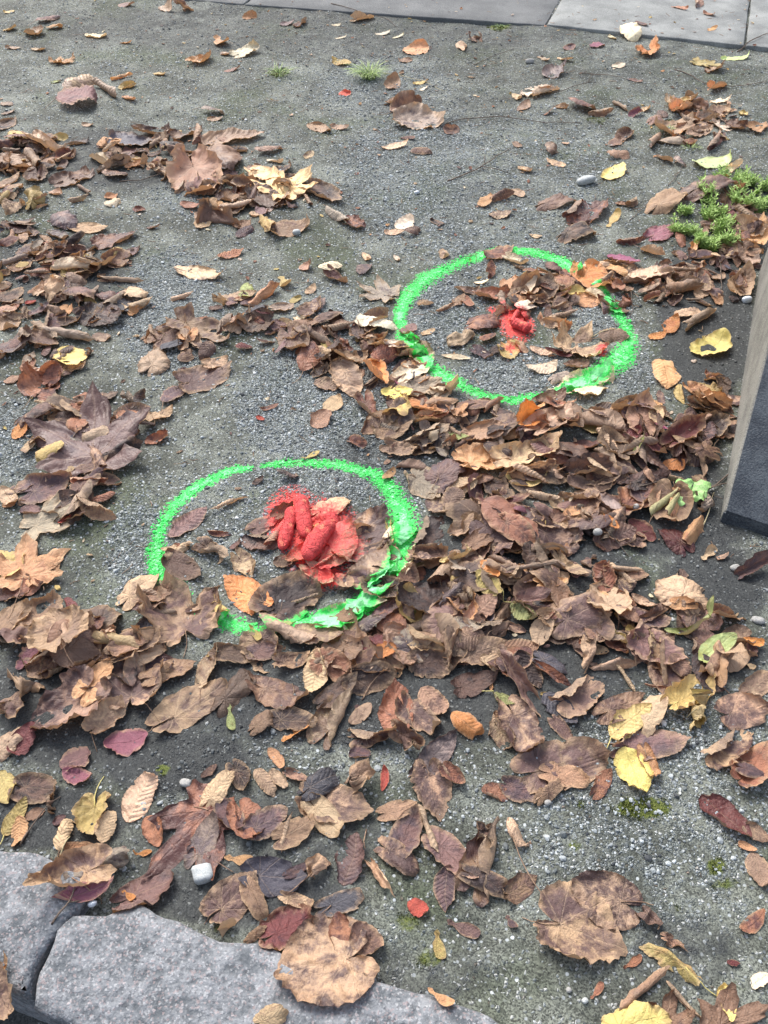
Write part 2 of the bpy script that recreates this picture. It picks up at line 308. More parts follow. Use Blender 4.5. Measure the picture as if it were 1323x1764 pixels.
# every leaf: stalk end, tip end (where they lie on the ground), width, shape, curl, colour | what sets it apart
TABLE = '''
3,20,25,16,.6,o,F,y|
4,50,32,48,.7,o,F,y|
62,38,111,28,.45,e,A,u|behind the orange pair near the top left corner
45,52,80,58,.8,o,C,t|
80,50,112,44,.5,o,A,o|on bare soil near the top left corner
147,57,186,63,.5,e,F,w|alone on bare soil in the upper left
52,83,79,82,.6,o,F,t|
8,80,36,82,.5,o,F,t|
98,106,131,96,.9,m,C,o|star shaped, on bare soil in the upper left
206,71,230,71,.4,o,F,o|
338,102,374,90,.7,l,C,o|left of the round cream leaf at the top
412,90,445,78,.85,l,F,w|round and brightest, on the soil left of the grass tuft
273,12,312,18,.5,o,C,t|
313,14,346,8,.7,l,X,b|
203,6,233,9,.6,o,F,u|
264,123,287,129,.55,o,F,y|
374,60,383,77,.5,k,F,o|
380,85,395,92,.5,o,F,t|
385,118,415,113,.4,o,F,r|
418,28,446,22,.5,o,C,o|
98,176,184,166,.85,e,A,u|purplish with a big toothed rim, in the lone heap at upper left
110,160,170,132,.4,e,A,t|leaning on the grey toothed leaf in the upper left heap
163,142,208,168,.32,e,R,d|in the lone heap at upper left
203,150,238,146,.6,o,C,y|at the right end of the upper left heap
190,135,230,127,.35,e,R,o|
211,163,235,173,.35,o,C,o|
138,205,161,208,.5,o,F,t|
83,137,105,138,.6,o,F,g|
125,238,157,236,.9,l,F,d|lone on soil above the left drift
5,240,66,244,.6,e,A,u|on top of the drift at the left edge
70,246,120,266,.6,l,C,t|at the right end of the drift by the left edge
205,238,262,240,.9,l,F,n|bluish and widest in the left drift
246,225,298,215,.7,l,C,b|behind the bluish grey leaf of the left drift
276,253,340,242,.45,e,A,d|between the bluish leaf and the long tan leaf, upper left
306,230,350,212,.6,l,C,b|at the left tip of the long tan leaf
336,250,350,216,.45,e,R,r|across the left tip of the long tan leaf
346,187,396,191,.4,e,A,q|above the long tan leaf, upper left
355,198,385,200,.5,o,F,t|
299,272,332,267,.6,o,F,t|
363,262,404,300,.9,l,A,b|below the long tan leaf, upper left
333,290,358,340,.75,l,C,b|standing up below the long tan leaf, upper left
300,328,327,308,.4,e,R,q|left end of the heap under the long tan leaf
355,368,400,392,.7,l,X,d|
405,400,440,388,.5,e,A,u|
375,358,440,352,.35,e,R,t|below the leaf heap left of the orange maple leaf
416,325,444,305,.7,l,C,b|
385,335,412,350,.5,e,V,b|
310,345,345,355,.4,o,C,r|
178,333,203,326,.7,o,C,o|
178,346,212,342,.6,o,A,w|pale, below the left drift
227,352,249,355,.7,o,F,r|small and rusty, right of a pale curled leaf, left
83,328,120,330,.45,e,C,t|
116,343,153,333,.5,e,V,t|
178,410,240,396,.75,l,F,r|rusty topped, under the left drift
80,390,117,406,.5,e,C,q|
133,385,186,388,.6,l,F,b|
25,380,66,377,.6,l,F,d|
95,360,125,390,.6,e,A,u|
160,262,182,282,.6,o,V,w|
173,260,203,243,.4,e,R,t|
213,283,246,276,.5,o,C,o|
174,294,233,296,.5,e,A,b|in the left drift under the bluish leaf
110,308,165,288,.8,l,F,d|
130,300,150,285,.8,l,F,b|
0,278,20,298,.8,l,C,b|
20,270,48,294,.6,e,C,t|
2,315,36,298,.6,l,F,t|
50,262,72,296,.5,e,R,b|
0,172,22,176,.6,o,A,t|
2,212,28,195,.7,l,F,d|
0,190,25,185,.4,o,C,t|
253,286,278,294,.4,o,F,t|
136,315,152,327,.5,o,R,r|
251,386,278,388,.45,o,F,u|
373,436,421,424,.55,e,F,r|flat and reddish on gravel above the left middle
404,388,440,378,.5,e,C,b|
537,322,585,342,.9,l,F,d|right behind the orange maple leaf
444,335,487,355,.8,l,F,d|left under the orange maple leaf
482,392,548,377,.6,l,F,b|below the orange maple leaf
562,356,603,378,.6,e,V,q|right of and below the orange maple leaf
596,370,625,386,.7,o,C,r|small, right of a folded grey leaf, upper middle
440,264,495,253,.4,e,A,b|above the orange maple leaf
440,355,465,368,.5,o,F,u|
470,300,513,283,.5,e,C,d|
460,275,492,281,.4,o,C,w|
530,212,570,226,.55,e,F,b|
567,216,605,218,.45,e,F,t|
568,98,606,106,.55,e,F,y|pale yellow, just left of the grass tuft
613,30,644,26,.8,l,V,t|
570,40,590,39,.4,o,F,w|
645,52,674,50,.35,o,F,w|
676,58,698,54,.3,o,F,w|
575,60,600,58,.2,o,F,w|
482,42,510,36,.5,e,C,u|
505,45,534,35,.5,e,C,u|
701,86,733,70,.75,o,F,o|pale orange, behind the grass tuft
685,95,711,97,.7,o,F,b|
585,158,604,152,.85,o,F,R|red, just below the grass tuft
672,146,680,126,.5,o,C,b|
689,120,695,115,.5,o,C,b|
789,68,805,82,.5,o,F,t|
803,64,841,62,.5,e,X,b|
710,136,740,134,.4,o,F,y|
722,147,738,143,.4,o,F,w|
805,128,819,130,.5,o,F,t|
673,187,730,172,.6,e,C,b|with a tan tip, above the big grey leaf of upper middle
680,170,715,160,.7,l,F,b|
700,208,772,206,.95,l,C,q|biggest in the lone heap of upper middle
765,227,790,218,.7,o,C,b|
655,253,706,248,.4,e,F,t|
690,235,716,238,.4,o,F,r|
706,260,751,262,.4,e,A,b|
524,268,540,258,.6,o,F,t|
660,390,698,394,.45,e,F,t|
684,386,712,368,.65,o,F,w|pale, standing above two others on gravel, upper middle
697,396,733,390,.5,e,A,b|
740,370,765,380,.4,o,F,d|
830,353,846,332,.5,o,C,o|
843,342,885,332,.4,e,V,b|
842,366,886,362,.55,e,F,t|
760,422,772,440,.5,o,F,t|
680,432,688,445,.4,o,F,w|
626,428,636,445,.4,o,F,t|
1095,38,1115,47,.5,o,F,u|
1216,54,1235,50,.4,o,F,o|
1156,12,1190,20,.3,o,F,r|
1199,16,1207,0,.4,o,R,r|standing on the pale paving slab
1210,22,1232,30,.5,o,F,r|
1071,50,1104,70,.5,e,A,w|pale, overlapping the front rim of the paving slab
1112,88,1136,76,.8,l,C,O|orange and cupped, near the paving slab front rim
1050,55,1061,64,.5,o,F,w|
1016,80,1042,75,.6,o,A,P|purple, on soil below the paving slab
972,84,990,78,.7,o,F,u|
927,94,945,103,.4,k,F,t|
962,94,984,106,.35,k,F,t|
1056,112,1077,108,.7,o,F,w|
938,130,980,116,.6,e,C,q|on soil above the pale folded triangle
920,158,952,142,.8,l,H,w|pale triangle, on soil upper right
922,160,952,156,.5,o,C,r|
1203,104,1248,112,.7,m,F,y|
1215,118,1258,112,.5,o,C,t|
1240,97,1299,93,.3,o,F,G|greyish and slender near the top right corner
1228,148,1253,140,.8,l,V,o|upright, pointed, near the top right
1148,180,1205,165,.7,e,C,t|
1165,192,1195,180,.8,l,V,o|tent shaped, left of a small pale leaf, upper right
1235,170,1262,165,.7,m,F,w|
1220,195,1257,186,.6,e,C,t|
977,175,1040,190,.5,o,A,r|smooth and glossy, longest leaf of the upper right
1014,194,1059,190,.45,e,R,t|wrapped against the glossy long leaf, upper right
957,180,985,186,.5,o,C,b|
935,195,965,186,.2,e,C,r|
1084,194,1108,188,.6,o,C,P|
1106,186,1124,182,.7,o,C,t|
1054,174,1086,188,.35,e,R,b|
1080,134,1111,138,.4,e,F,u|
1141,222,1196,205,.5,l,C,t|
1181,231,1228,222,.4,e,C,t|
1145,238,1192,245,.4,l,A,q|
1215,256,1252,228,.3,e,R,r|rolled like a cigar above the yellow green leaf
1116,249,1141,231,.5,e,R,b|
1235,214,1262,224,.6,m,C,w|
1188,283,1270,268,.42,o,F,G|yellow green and large, by the right edge
1252,292,1282,280,.6,o,H,w|white underside, at the tip of the yellow green leaf
1134,261,1160,280,.35,o,C,t|
1161,268,1188,285,.35,e,A,q|
1042,305,1075,280,.5,o,F,Y|yellow, above the oblong pale stone
1044,386,1073,365,.3,k,F,y|
940,350,994,343,.6,l,A,b|just left below the oblong pale stone
997,368,1049,346,.7,l,H,r|half folded with orange inside, right of the oblong stone
977,402,1032,392,.75,l,A,d|below the orange lined folded leaf, right
985,380,1020,372,.6,l,C,r|
1196,334,1270,320,.55,l,A,b|broad, behind the upper weeds by the right edge
1235,300,1250,322,.5,o,C,O|
1135,355,1185,330,.55,l,A,b|left of the weeds, right
1060,345,1085,348,.5,o,C,b|
1078,352,1104,340,.6,e,R,b|
1221,368,1265,372,.7,e,C,D|dark red, between the two weed clumps
1268,368,1312,392,.5,e,R,b|against the right weeds by the sloping stone
1126,405,1160,390,.85,l,F,P|purple, flat left of the lower weed clump
1062,417,1115,415,.4,e,R,r|behind the magenta cherry leaf
1188,437,1210,409,.4,e,V,o|cone shaped, before the lower weed clump
1168,403,1176,425,.5,o,A,r|
1105,425,1145,450,.5,e,C,t|curled and pale, left below the weeds
1300,218,1323,208,.8,l,C,o|
895,188,910,174,.5,o,F,t|
885,158,897,171,.5,o,F,t|
942,270,976,283,.5,e,F,t|
944,248,958,265,.5,o,X,t|
892,284,922,294,.4,o,C,t|
883,241,898,252,.5,o,F,t|
968,240,984,243,.5,o,F,t|
1044,264,1095,264,.45,e,A,b|
1069,235,1085,215,.6,e,C,b|
1055,245,1068,230,.5,o,C,b|
880,325,905,335,.6,o,C,t|
910,398,935,402,.5,o,F,t|
115,460,157,480,.65,l,H,w|cream, brightest in the drift at left
40,470,90,465,.3,e,R,b|rolled tight in the drift at left
2,510,36,488,.9,l,F,d|at the left edge above a small red leaf
40,516,61,512,.8,o,F,R|red, small, in the drift at left
5,540,45,545,.35,e,R,t|
153,460,209,445,.6,l,C,t|curled edge, upper right of the cream leaf
190,480,250,476,.35,l,R,b|cone shaped, pointing right from the left drift
70,500,98,480,.6,l,C,t|
80,512,127,495,.7,l,X,t|crumpled right under the cream leaf
127,505,165,520,.8,l,A,u|purplish, right under the cream leaf
83,530,108,541,.5,e,V,t|small pale curled, below the cream leaf of the left drift
218,500,256,517,.7,l,A,t|right end of the middle left drift
201,503,216,509,.7,o,F,M|
219,538,256,534,.5,e,C,o|
157,540,216,552,.9,l,F,d|right end of the left drift, lying flat
101,577,163,583,.5,l,R,q|greyish, above the pale yellow oval leaf
110,555,145,550,.6,l,C,d|
65,585,100,600,.7,l,F,b|
160,575,191,582,.7,o,F,t|
5,605,62,580,.75,l,F,u|large at the left edge above mid height
107,637,156,628,.55,e,F,t|under the pale yellow oval leaf
52,682,97,622,.65,e,C,r|large and rusty, left below the pale yellow oval
5,655,38,645,.6,e,A,b|
88,660,105,635,.6,l,C,r|
22,752,50,727,.65,o,F,O|orange, alone at the left edge
45,722,108,705,.6,l,A,d|left upper part of the big maple heap
60,697,108,712,.2,e,R,t|
36,778,76,748,.5,o,F,t|under the left lobe of the big dark maple leaf
155,788,165,690,1.15,m,F,u|purplish brown, largest of the left side,>160,822
150,695,200,672,.6,l,F,d|behind the top of the big maple leaf, left
203,725,234,702,.75,o,F,r|rounded, on the right lobe of the big maple leaf
215,690,255,672,.5,l,X,d|
234,735,285,724,.4,e,A,d|right of the big maple heap, left
248,758,300,740,.5,o,C,r|glossy bottom right of the big maple heap
260,717,306,702,.5,l,C,t|top right of the big maple heap
195,785,248,766,.7,l,V,d|tan rimmed, below right of the big maple leaf
279,692,325,655,.5,e,A,u|two tone purplish, right of the big maple heap
300,645,322,630,.8,o,F,u|
262,632,296,600,.85,l,A,t|fan shaped, alone on gravel left
280,585,330,556,.7,l,F,b|top left of the left middle heap
320,565,398,590,.7,m,C,z|lobed, centre of the left middle heap
325,655,402,625,.8,l,F,z|round bottom leaf of the left middle heap
360,625,395,612,.7,l,C,t|
309,620,336,600,.6,e,A,b|
322,462,389,474,.5,l,F,t|flat, on gravel left of the upper middle
294,515,338,507,.45,e,R,t|
354,535,393,523,.6,e,X,t|
390,512,440,505,.7,l,F,t|under a tiny pale green leaf
424,515,426,487,.6,o,F,g|tiny and pale green, lying on a tan leaf
405,597,446,595,.45,e,A,D|glossy, right end of the left middle heap
383,570,432,553,.7,l,X,b|
57,840,133,815,.9,l,F,u|purplish, top of the heap left of the lower ring
123,838,193,820,.55,o,H,r|oval with rolled rim, left of the lower ring
160,867,208,835,.4,e,A,r|under the oval rolled rim leaf, left
60,900,150,872,.8,m,F,q|greyish bottom leaf of heap left of the lower ring
2,868,32,852,.6,o,F,o|alone at the left edge beside lower ring height
141,808,193,790,.5,l,F,d|
110,805,130,812,.5,o,F,t|
100,905,128,892,.4,o,F,R|
551,470,600,445,.4,e,A,w|pale and toothed, above centre on gravel
571,470,600,487,.5,l,C,r|
668,505,612,490,.95,m,F,q|grey maple, alone left of the upper ring,>677,510
617,467,637,446,.55,o,A,u|
520,462,540,446,.8,o,C,b|
484,470,494,495,.5,k,F,y|
499,520,518,506,.55,o,F,y|
528,503,543,487,.5,o,F,t|
443,515,483,493,.5,l,V,o|
440,545,475,550,.6,o,A,D|
463,563,495,563,.85,o,F,u|oval purple, left of the heap by the upper ring
503,550,535,542,.45,o,F,w|
495,563,556,558,.45,e,A,b|left end of the heap by the upper ring
526,540,555,517,.7,l,C,b|pointed, back left of the heap by the upper ring
555,553,600,535,.5,l,A,d|
500,583,523,615,.8,l,F,b|
520,636,555,590,.5,e,A,r|toothed oval, lower left of the heap by the upper ring
556,572,613,560,.4,e,R,b|
591,620,643,613,.6,l,C,b|middle of the heap left of the upper ring
637,590,687,588,.6,l,C,r|under the cream leaf by the upper ring
555,620,590,600,.5,l,C,d|
640,625,690,610,.5,e,A,r|
583,625,612,680,.45,e,H,t|tan, long, left of the orange leaf by the upper ring
541,653,590,667,.5,e,C,t|bottom left of the heap by the upper ring
545,640,570,630,.6,l,F,d|
680,653,706,647,.7,o,F,M|
706,667,761,650,.75,l,F,q|just right of the bright yellow leaf
700,642,750,614,.5,l,C,w|sprayed partly green, at upper ring lower left
760,670,803,645,.55,l,H,w|whitish green, sprayed, inside upper ring's lower left band
683,606,727,585,.6,l,C,w|sprayed green, at the left tip of the upper ring
688,575,715,555,.7,o,F,u|
703,693,760,712,.65,l,F,O|orange brown, below the bright yellow leaf
766,705,808,722,.5,o,F,o|smooth, right below the orange brown leaf
750,690,793,683,.6,l,A,b|
653,733,713,740,.85,l,F,b|round, below the bright yellow leaf,>665,712
727,762,780,735,.65,l,H,q|folded, between the two green rings
770,745,813,755,.35,o,F,g|olive, between the two green rings
816,750,875,748,.9,l,F,b|round, above the centre of the main drift
673,767,720,782,.7,l,F,t|straw coloured, right of the lower ring's top
687,790,741,808,.55,o,H,D|dark red, right of the lower ring's top
753,828,803,792,.8,l,A,u|rounded purplish, right of the lower ring's top
717,820,757,857,.9,l,F,q|rounded grey, beside the lower ring's upper right
768,880,798,843,.6,e,A,d|ribbed like a fishbone, right of the lower ring
810,802,880,775,.8,l,C,o|orange tan, top of the main drift
628,690,648,735,.55,l,C,r|upright strip left of the round brown leaf
560,702,590,680,.75,o,F,t|
540,730,568,705,.85,o,F,b|round, alone on gravel between the rings
597,750,634,768,.55,o,V,r|small reddish, alone on gravel above the lower ring
447,700,480,688,.3,o,F,r|
440,712,455,718,.6,o,F,R|
660,823,681,800,.35,o,C,o|
516,785,553,775,.35,k,F,y|
478,812,528,822,.45,o,A,d|just inside the top of the lower ring
435,830,455,815,.5,o,C,d|
553,878,607,852,.7,l,A,t|pale, ribbed, touching the red heap from behind
780,585,818,573,.8,l,X,t|crinkled, inside the upper ring
829,588,855,565,.45,e,A,r|
822,600,852,612,.6,l,C,u|
850,600,872,592,.6,l,A,d|
867,612,888,580,.6,o,C,y|below the red patch of the upper ring
760,608,813,612,.2,o,F,w|
727,520,749,517,.8,l,V,w|
816,477,846,478,.35,o,F,w|
838,470,855,450,.5,e,V,r|
819,552,875,548,.8,l,A,r|broad smooth, left of the upper red patch
796,493,833,490,.5,l,C,b|
833,503,885,492,.6,l,C,r|
867,490,892,472,.75,o,C,o|
750,530,792,517,.25,e,R,b|
722,573,750,563,.4,o,F,t|
780,520,802,500,.5,e,F,b|
801,502,812,527,.5,o,F,r|
848,435,885,420,.8,l,F,r|lying across the top of the upper ring
1080,482,1171,472,.38,e,C,t|long and tan, right of the upper ring
1161,500,1208,488,.7,l,R,r|ribbed and rolled, right of the upper ring
1142,613,1152,667,.55,e,A,o|pale tan and ribbed, on dark soil right of the upper ring
1203,665,1248,680,.8,l,F,y|pale, beside the sloping stone,>1195,662
1167,657,1173,692,.3,o,H,y|narrow folded, on dark soil by the sloping stone
1104,740,1105,692,.7,l,F,b|flat, below the upper ring's right side
1122,742,1134,712,.5,o,C,t|
1121,688,1130,703,.7,o,F,w|
965,626,902,634,.5,e,F,w|pale, flat, inside the upper ring's bottom
1014,703,1054,727,.6,o,V,r|
930,745,982,705,.7,l,C,t|
975,715,990,755,.7,l,C,b|
1024,742,1064,785,.4,e,R,t|rolled and ribbed, in drift below the upper ring
1071,762,1155,820,.22,e,R,b|longest rolled, below the upper ring's right side
1004,795,1044,835,.6,e,R,t|
1142,800,1182,795,.55,o,C,O|glossy orange, above the green seedling
880,818,948,835,.3,e,R,t|rolled long, in the middle of the main drift
905,850,967,858,.4,e,R,t|
850,880,915,855,1.0,m,F,D|dark purple maple, middle of the main drift
1095,835,1155,822,.5,l,F,d|
1130,825,1190,818,.25,e,R,b|
1190,675,1225,705,.6,l,C,o|
1222,703,1265,695,.6,l,C,o|
1162,765,1205,735,.7,l,C,D|
1205,730,1250,745,.7,l,X,b|against the pale side of the sloping stone
1205,785,1250,775,.6,m,A,b|
1200,738,1215,733,.9,o,C,w|
1085,755,1130,745,.6,l,C,D|
1122,742,1150,752,.7,o,F,M|
1115,770,1145,800,.8,l,F,D|
1118,780,1137,785,.6,o,F,g|small pale green, left above the green seedling
1085,790,1115,775,.3,o,C,g|
1115,880,1175,858,.35,o,R,g|
1145,890,1170,860,.4,o,R,g|
1014,458,1054,448,.7,l,A,t|
1055,460,1082,478,.6,l,A,o|
1070,520,1098,507,.6,l,V,r|
1110,512,1140,508,.7,e,V,r|
1118,578,1150,568,.4,e,C,O|orange, arched, right of the upper ring
1150,570,1166,545,.5,e,C,O|
1195,560,1225,530,.5,l,R,d|
1161,545,1215,533,.4,e,A,t|
1270,500,1290,470,.6,l,C,t|
1280,440,1308,460,.8,l,C,t|
1262,470,1275,505,.35,e,C,d|
1290,420,1315,395,.6,l,C,o|tan gold, leaning on the back of the sloping stone
1265,410,1290,420,.8,l,A,r|
1150,480,1200,470,.3,e,R,b|
1100,500,1140,495,.4,e,A,t|
900,500,925,472,.7,l,C,b|
915,468,950,480,.5,l,A,r|
942,448,970,468,.6,o,A,r|lying on the upper ring's green band at the top
955,505,1003,500,.4,e,C,b|
952,526,990,517,.3,e,R,b|
947,540,1000,535,.4,e,R,b|
887,532,928,520,.5,o,A,w|pale tan, lying on the upper red patch
880,510,908,516,.4,o,C,o|
908,502,922,482,.5,o,F,w|
930,490,960,497,.5,e,V,r|
925,515,950,500,.5,l,C,b|
938,548,985,560,.6,l,X,t|
965,562,985,550,.7,o,C,o|
913,590,957,605,.4,e,C,t|
955,605,1000,605,.4,l,C,D|
888,578,912,602,.4,o,C,b|
988,600,1020,562,1.1,m,C,t|tan maple, right of the upper red patch,>1018,620
1031,578,1088,572,.65,e,A,d|dark and wavy, across the upper ring's right side
985,628,1018,618,.6,l,C,b|
960,650,1000,640,.5,l,A,q|
1000,665,1055,640,.8,l,C,w|crumpled and sprayed green, upper ring's lower right
955,672,995,662,.6,m,F,w|sprayed green, lower bottom of the upper ring
1030,648,1052,628,.9,l,F,w|rounded, sprayed green, upper ring's lower right
1018,502,1048,512,.7,l,V,w|sprayed green, below the large orange leaf
935,690,975,672,.6,l,C,b|
955,700,1010,690,.5,l,C,r|
880,440,915,452,.6,l,C,w|
0,1012,75,1003,.5,l,F,r|under the orange tan maple leaf at the left edge
62,1062,95,1012,.8,l,C,b|just below the orange tan maple leaf
-8,1085,45,1035,.8,l,F,b|flat at the left edge below the maple leaf
28,1150,76,1088,.45,o,F,P|slender purple, under the straw heart shaped leaf
20,1200,110,1160,.8,l,X,z|olive tinted below the straw heart shaped leaf
145,1200,55,1275,.95,l,C,z|largest with one rolled side, lower left,>165,1290
0,1290,62,1240,.5,l,A,t|at the left edge beside the dark red leaf
15,1305,60,1245,.6,o,F,D|dark red and flat, near the left edge
175,1280,255,1263,.65,o,F,P|maroon and rounded, lower left drift
100,1315,160,1290,.8,o,F,u|purplish under the large tan leaf with rolled side
155,1190,203,1138,.7,l,F,o|rusty orange, lower left drift
226,1202,232,1125,1.05,m,C,z|tan brown maple, below the lower ring's left,>276,1243
170,1252,213,1210,.7,l,C,t|tan under the tan brown maple leaf
215,1125,283,1095,.7,l,F,d|dark and round under the lobed leaf by the ring
186,1105,220,1072,.6,l,X,t|
123,1130,178,1160,.8,l,F,d|
236,1108,186,1140,.8,l,F,b|
316,1078,290,1000,1.35,m,C,z|large lobed, lying over the lower ring's lower left,>314,1128
255,1035,298,1012,.7,l,C,b|small curled, riding on the large lobed leaf
223,1025,268,985,.7,l,A,t|
266,1162,330,1138,.7,l,F,b|
297,1228,393,1170,.6,l,F,z|long orange brown, below the lower ring's bottom left
340,1180,380,1108,.45,e,C,t|pale standing tip, below the lower ring's bottom left
390,1205,440,1150,.6,l,A,d|
383,1125,435,1130,.7,l,F,d|
397,1210,393,1255,.3,k,F,g|olive winged key on the dark soil, lower left
287,920,357,872,.45,e,F,u|purplish, flat, inside the lower ring's upper left
292,950,335,928,.6,l,X,t|
295,965,345,990,.7,l,F,d|
353,940,402,960,.7,l,X,d|darkest crumpled, in the left half of lower ring
356,913,397,918,.35,e,R,r|
395,940,420,925,.5,o,C,u|
440,1030,388,992,.7,l,F,O|orange, lone, inside the lower ring
413,960,447,990,.6,l,C,t|above the orange leaf inside the lower ring
378,1032,380,1066,.5,k,F,y|pale winged key on the lower ring's bottom left
360,1025,368,1040,.6,o,F,y|
365,880,425,845,.2,e,R,t|thin rolled with a pale seed, in the lower ring
0,835,30,870,.4,o,F,t|
110,1022,135,1060,.35,o,F,D|
473,1042,550,990,.9,l,F,d|dark, broad, just below the red heap
507,1042,556,1012,.25,e,R,t|tan roll below the red heap
600,1020,673,950,.5,e,C,t|tan, inside the ring right of the red heap
590,935,675,875,.85,l,F,z|broad and brown, right half of the red heap
620,948,668,935,.4,l,F,d|
668,935,672,885,.3,o,V,y|pale, narrow, upright by the ring's right side
470,960,510,962,.8,o,F,d|rounded, at the lower left of the red heap
440,905,480,880,.7,l,F,u|purplish, at the left of the red heap
462,940,490,895,.5,e,R,r|rolled and sprayed red, left in the red heap
520,985,594,962,.14,e,R,r|thin roll sprayed red, front of the red heap
540,985,583,1012,.7,l,C,t|pale and dusted red, front of the red heap
560,955,612,905,.9,l,F,r|broad, sprayed red, right part of the red heap
590,1010,625,985,.35,o,C,u|
510,960,545,935,.7,l,C,r|
480,885,505,860,.6,l,C,r|
585,1000,610,1020,.6,l,F,b|
600,1060,560,1045,.8,l,F,b|
567,1068,635,1048,.7,l,C,w|widest, sprayed green, bottom right of the lower ring
617,1048,675,1018,.55,m,F,w|whitish green, sprayed, lower right of the lower ring
680,925,718,898,.7,l,A,w|whitish, sprayed, on the lower ring's right side
688,985,722,945,.5,l,C,w|sprayed, just under the whitish one on the lower ring
640,1010,677,985,.3,e,R,w|
445,1065,480,1063,.4,k,F,t|
468,1082,514,1072,.4,o,F,g|
430,1070,445,1105,.4,k,F,y|
590,1110,598,1070,.3,o,C,w|
627,1088,665,1062,.6,l,A,q|greyish, just below the lower ring's bottom right
660,1065,697,1040,.6,l,C,u|
684,1073,718,1060,.45,o,F,g|fresh green, small, right below the lower ring
700,1010,715,980,.7,l,C,b|
613,1125,680,1103,.5,o,F,D|dark red brown, below the lower ring's bottom right
645,1138,682,1118,.6,o,C,O|
670,1083,712,1152,.55,e,F,b|brown and long, right of the dark red brown leaf
727,1142,787,1140,.85,l,F,d|dark and round, below the wedge shaped tan leaf
558,1145,615,1165,.75,l,F,r|reddish round, right of the fine ribbed straw leaf
455,1185,540,1210,.6,l,F,b|broad, left of the fine ribbed straw leaf
488,1140,540,1130,.6,l,C,b|
440,1120,490,1110,.7,l,F,u|
615,1172,686,1158,.65,l,F,d|
560,1250,605,1182,.6,l,H,t|cone shaped, below the reddish round leaf
682,1235,680,1175,.8,l,F,r|rosy and pointed up, under a folded tan leaf
630,1268,703,1250,.55,l,H,z|folded tan across the rosy pointed leaf
703,1218,765,1265,.6,l,F,z|two tone with a tan tip, right of the rosy leaf,>727,1275
482,1270,543,1246,.4,k,C,O|orange winged key, lower middle
483,1235,550,1245,.6,l,F,d|
462,1285,490,1322,.35,o,C,o|
440,1250,480,1230,.7,l,A,b|
757,972,835,980,.28,e,C,y|yellowish rim, right of the lower ring
828,985,858,1012,.7,o,F,O|orange red, beside the yellowish rim leaf
815,1005,867,1040,.5,o,F,y|yellow tan, below the orange red leaf
763,1045,795,1022,.8,l,V,q|
755,1070,795,1052,.7,l,F,b|
707,1052,770,1008,.8,l,C,d|big and dark, right of lower ring's lower right
725,965,775,943,.6,l,C,b|
727,925,765,888,.7,l,H,d|dark, folded, touching the lower ring's right side
830,885,925,945,.6,o,A,r|long glossy reddish, middle of the main drift
783,915,815,898,.7,l,C,t|
815,942,852,912,.6,l,C,b|
812,1132,870,1112,.65,l,F,t|
843,1092,880,1072,.85,l,H,d|
725,1180,775,1232,.6,e,F,b|
797,1178,853,1160,.7,l,F,d|
845,1190,890,1208,.5,e,F,g|olive with tiny green paint dots, main drift bottom
690,1278,750,1302,.7,l,X,b|
735,1318,783,1262,.55,l,F,q|grey purple, left of the bright orange leaf
842,1265,860,1222,.4,e,R,b|
860,1255,892,1290,.7,l,C,t|
855,1152,895,1132,.6,l,F,u|
600,1292,640,1300,.8,o,F,u|
785,1088,828,1092,.7,l,F,q|
600,1100,635,1108,.6,l,F,b|
608,1145,650,1132,.6,o,F,b|
560,1205,610,1170,.6,l,F,d|
640,1210,600,1245,.4,o,C,t|
880,902,920,888,.5,o,A,P|
937,928,1002,945,.9,l,C,z|rounded, tan streaked, centre right of main drift
970,965,1003,1012,.35,l,V,t|tapering down from the tan streaked round leaf
870,920,927,955,.6,l,A,r|
893,990,960,983,.4,l,R,d|dark and smooth roll, right of main drift middle
937,1018,987,1003,.45,l,C,o|
1055,968,1090,1012,.4,e,R,t|
1060,985,1110,975,.4,l,R,t|tan roll at the top right rim of the main drift
975,1075,1052,1045,.7,l,A,z|big ribbed brown, left under the straw heart leaf
960,1028,985,1070,.6,l,C,b|
880,1043,925,1085,.5,e,F,g|olive green and ribbed, middle of the main drift
900,1045,947,1038,.6,l,V,u|
933,1072,967,1070,.8,l,C,b|
1062,1090,1103,1125,.45,e,C,y|mustard toothed, right part of the main drift
1080,1078,1100,1107,.55,o,F,y|
1100,1105,1180,1140,.8,l,F,u|large purplish, right part of the main drift
1135,1125,1163,1178,.45,l,H,t|folded over the large purplish leaf
1155,1130,1192,1170,.6,e,A,b|toothed tip over the large purplish leaf
1037,1142,1100,1138,.35,l,V,t|
1065,1142,1097,1188,.3,e,R,t|
1111,1172,1168,1188,.18,e,R,r|thin pink roll below the large purplish leaf
1168,1205,1232,1168,.6,l,C,y|ochre, behind another ochre leaf at right
1192,1228,1258,1205,.75,m,X,y|ochre and lobed, front one of two at right
1085,1280,1188,1272,.5,l,F,u|bluish purple and wide, beside the bright yellow leaf
1050,1222,1108,1195,.6,l,F,b|
1112,1240,1140,1190,.6,l,A,t|
1115,1298,1138,1348,.5,l,C,o|small orange tan, under the bright crinkled yellow leaf
1175,1030,1195,975,1.15,l,A,t|crinkled fan, alone on dark soil at right
1120,1058,1165,1037,.5,l,V,b|
1168,1042,1208,1047,.5,l,C,o|
1235,1058,1285,1060,.9,l,V,b|pyramid shaped, on soil near the right edge
1143,1075,1282,1083,.15,o,C,g|long strap, olive and tan, right
1205,1143,1262,1095,.45,o,F,G|green, under a shrivelled scrap at right
1225,1150,1275,1118,.5,l,X,b|shrivelled, lying on the green leaf at right
1278,1105,1325,1103,.35,o,C,O|golden orange, cut by the right edge
1295,1185,1330,1158,.7,l,F,t|
1262,1225,1330,1210,.8,l,F,z|brown and flat, right edge above the triangle leaf
1238,1296,1300,1270,.7,l,H,z|triangle shaped, near the right edge,>1310,1310
1283,1335,1330,1285,.7,l,C,r|
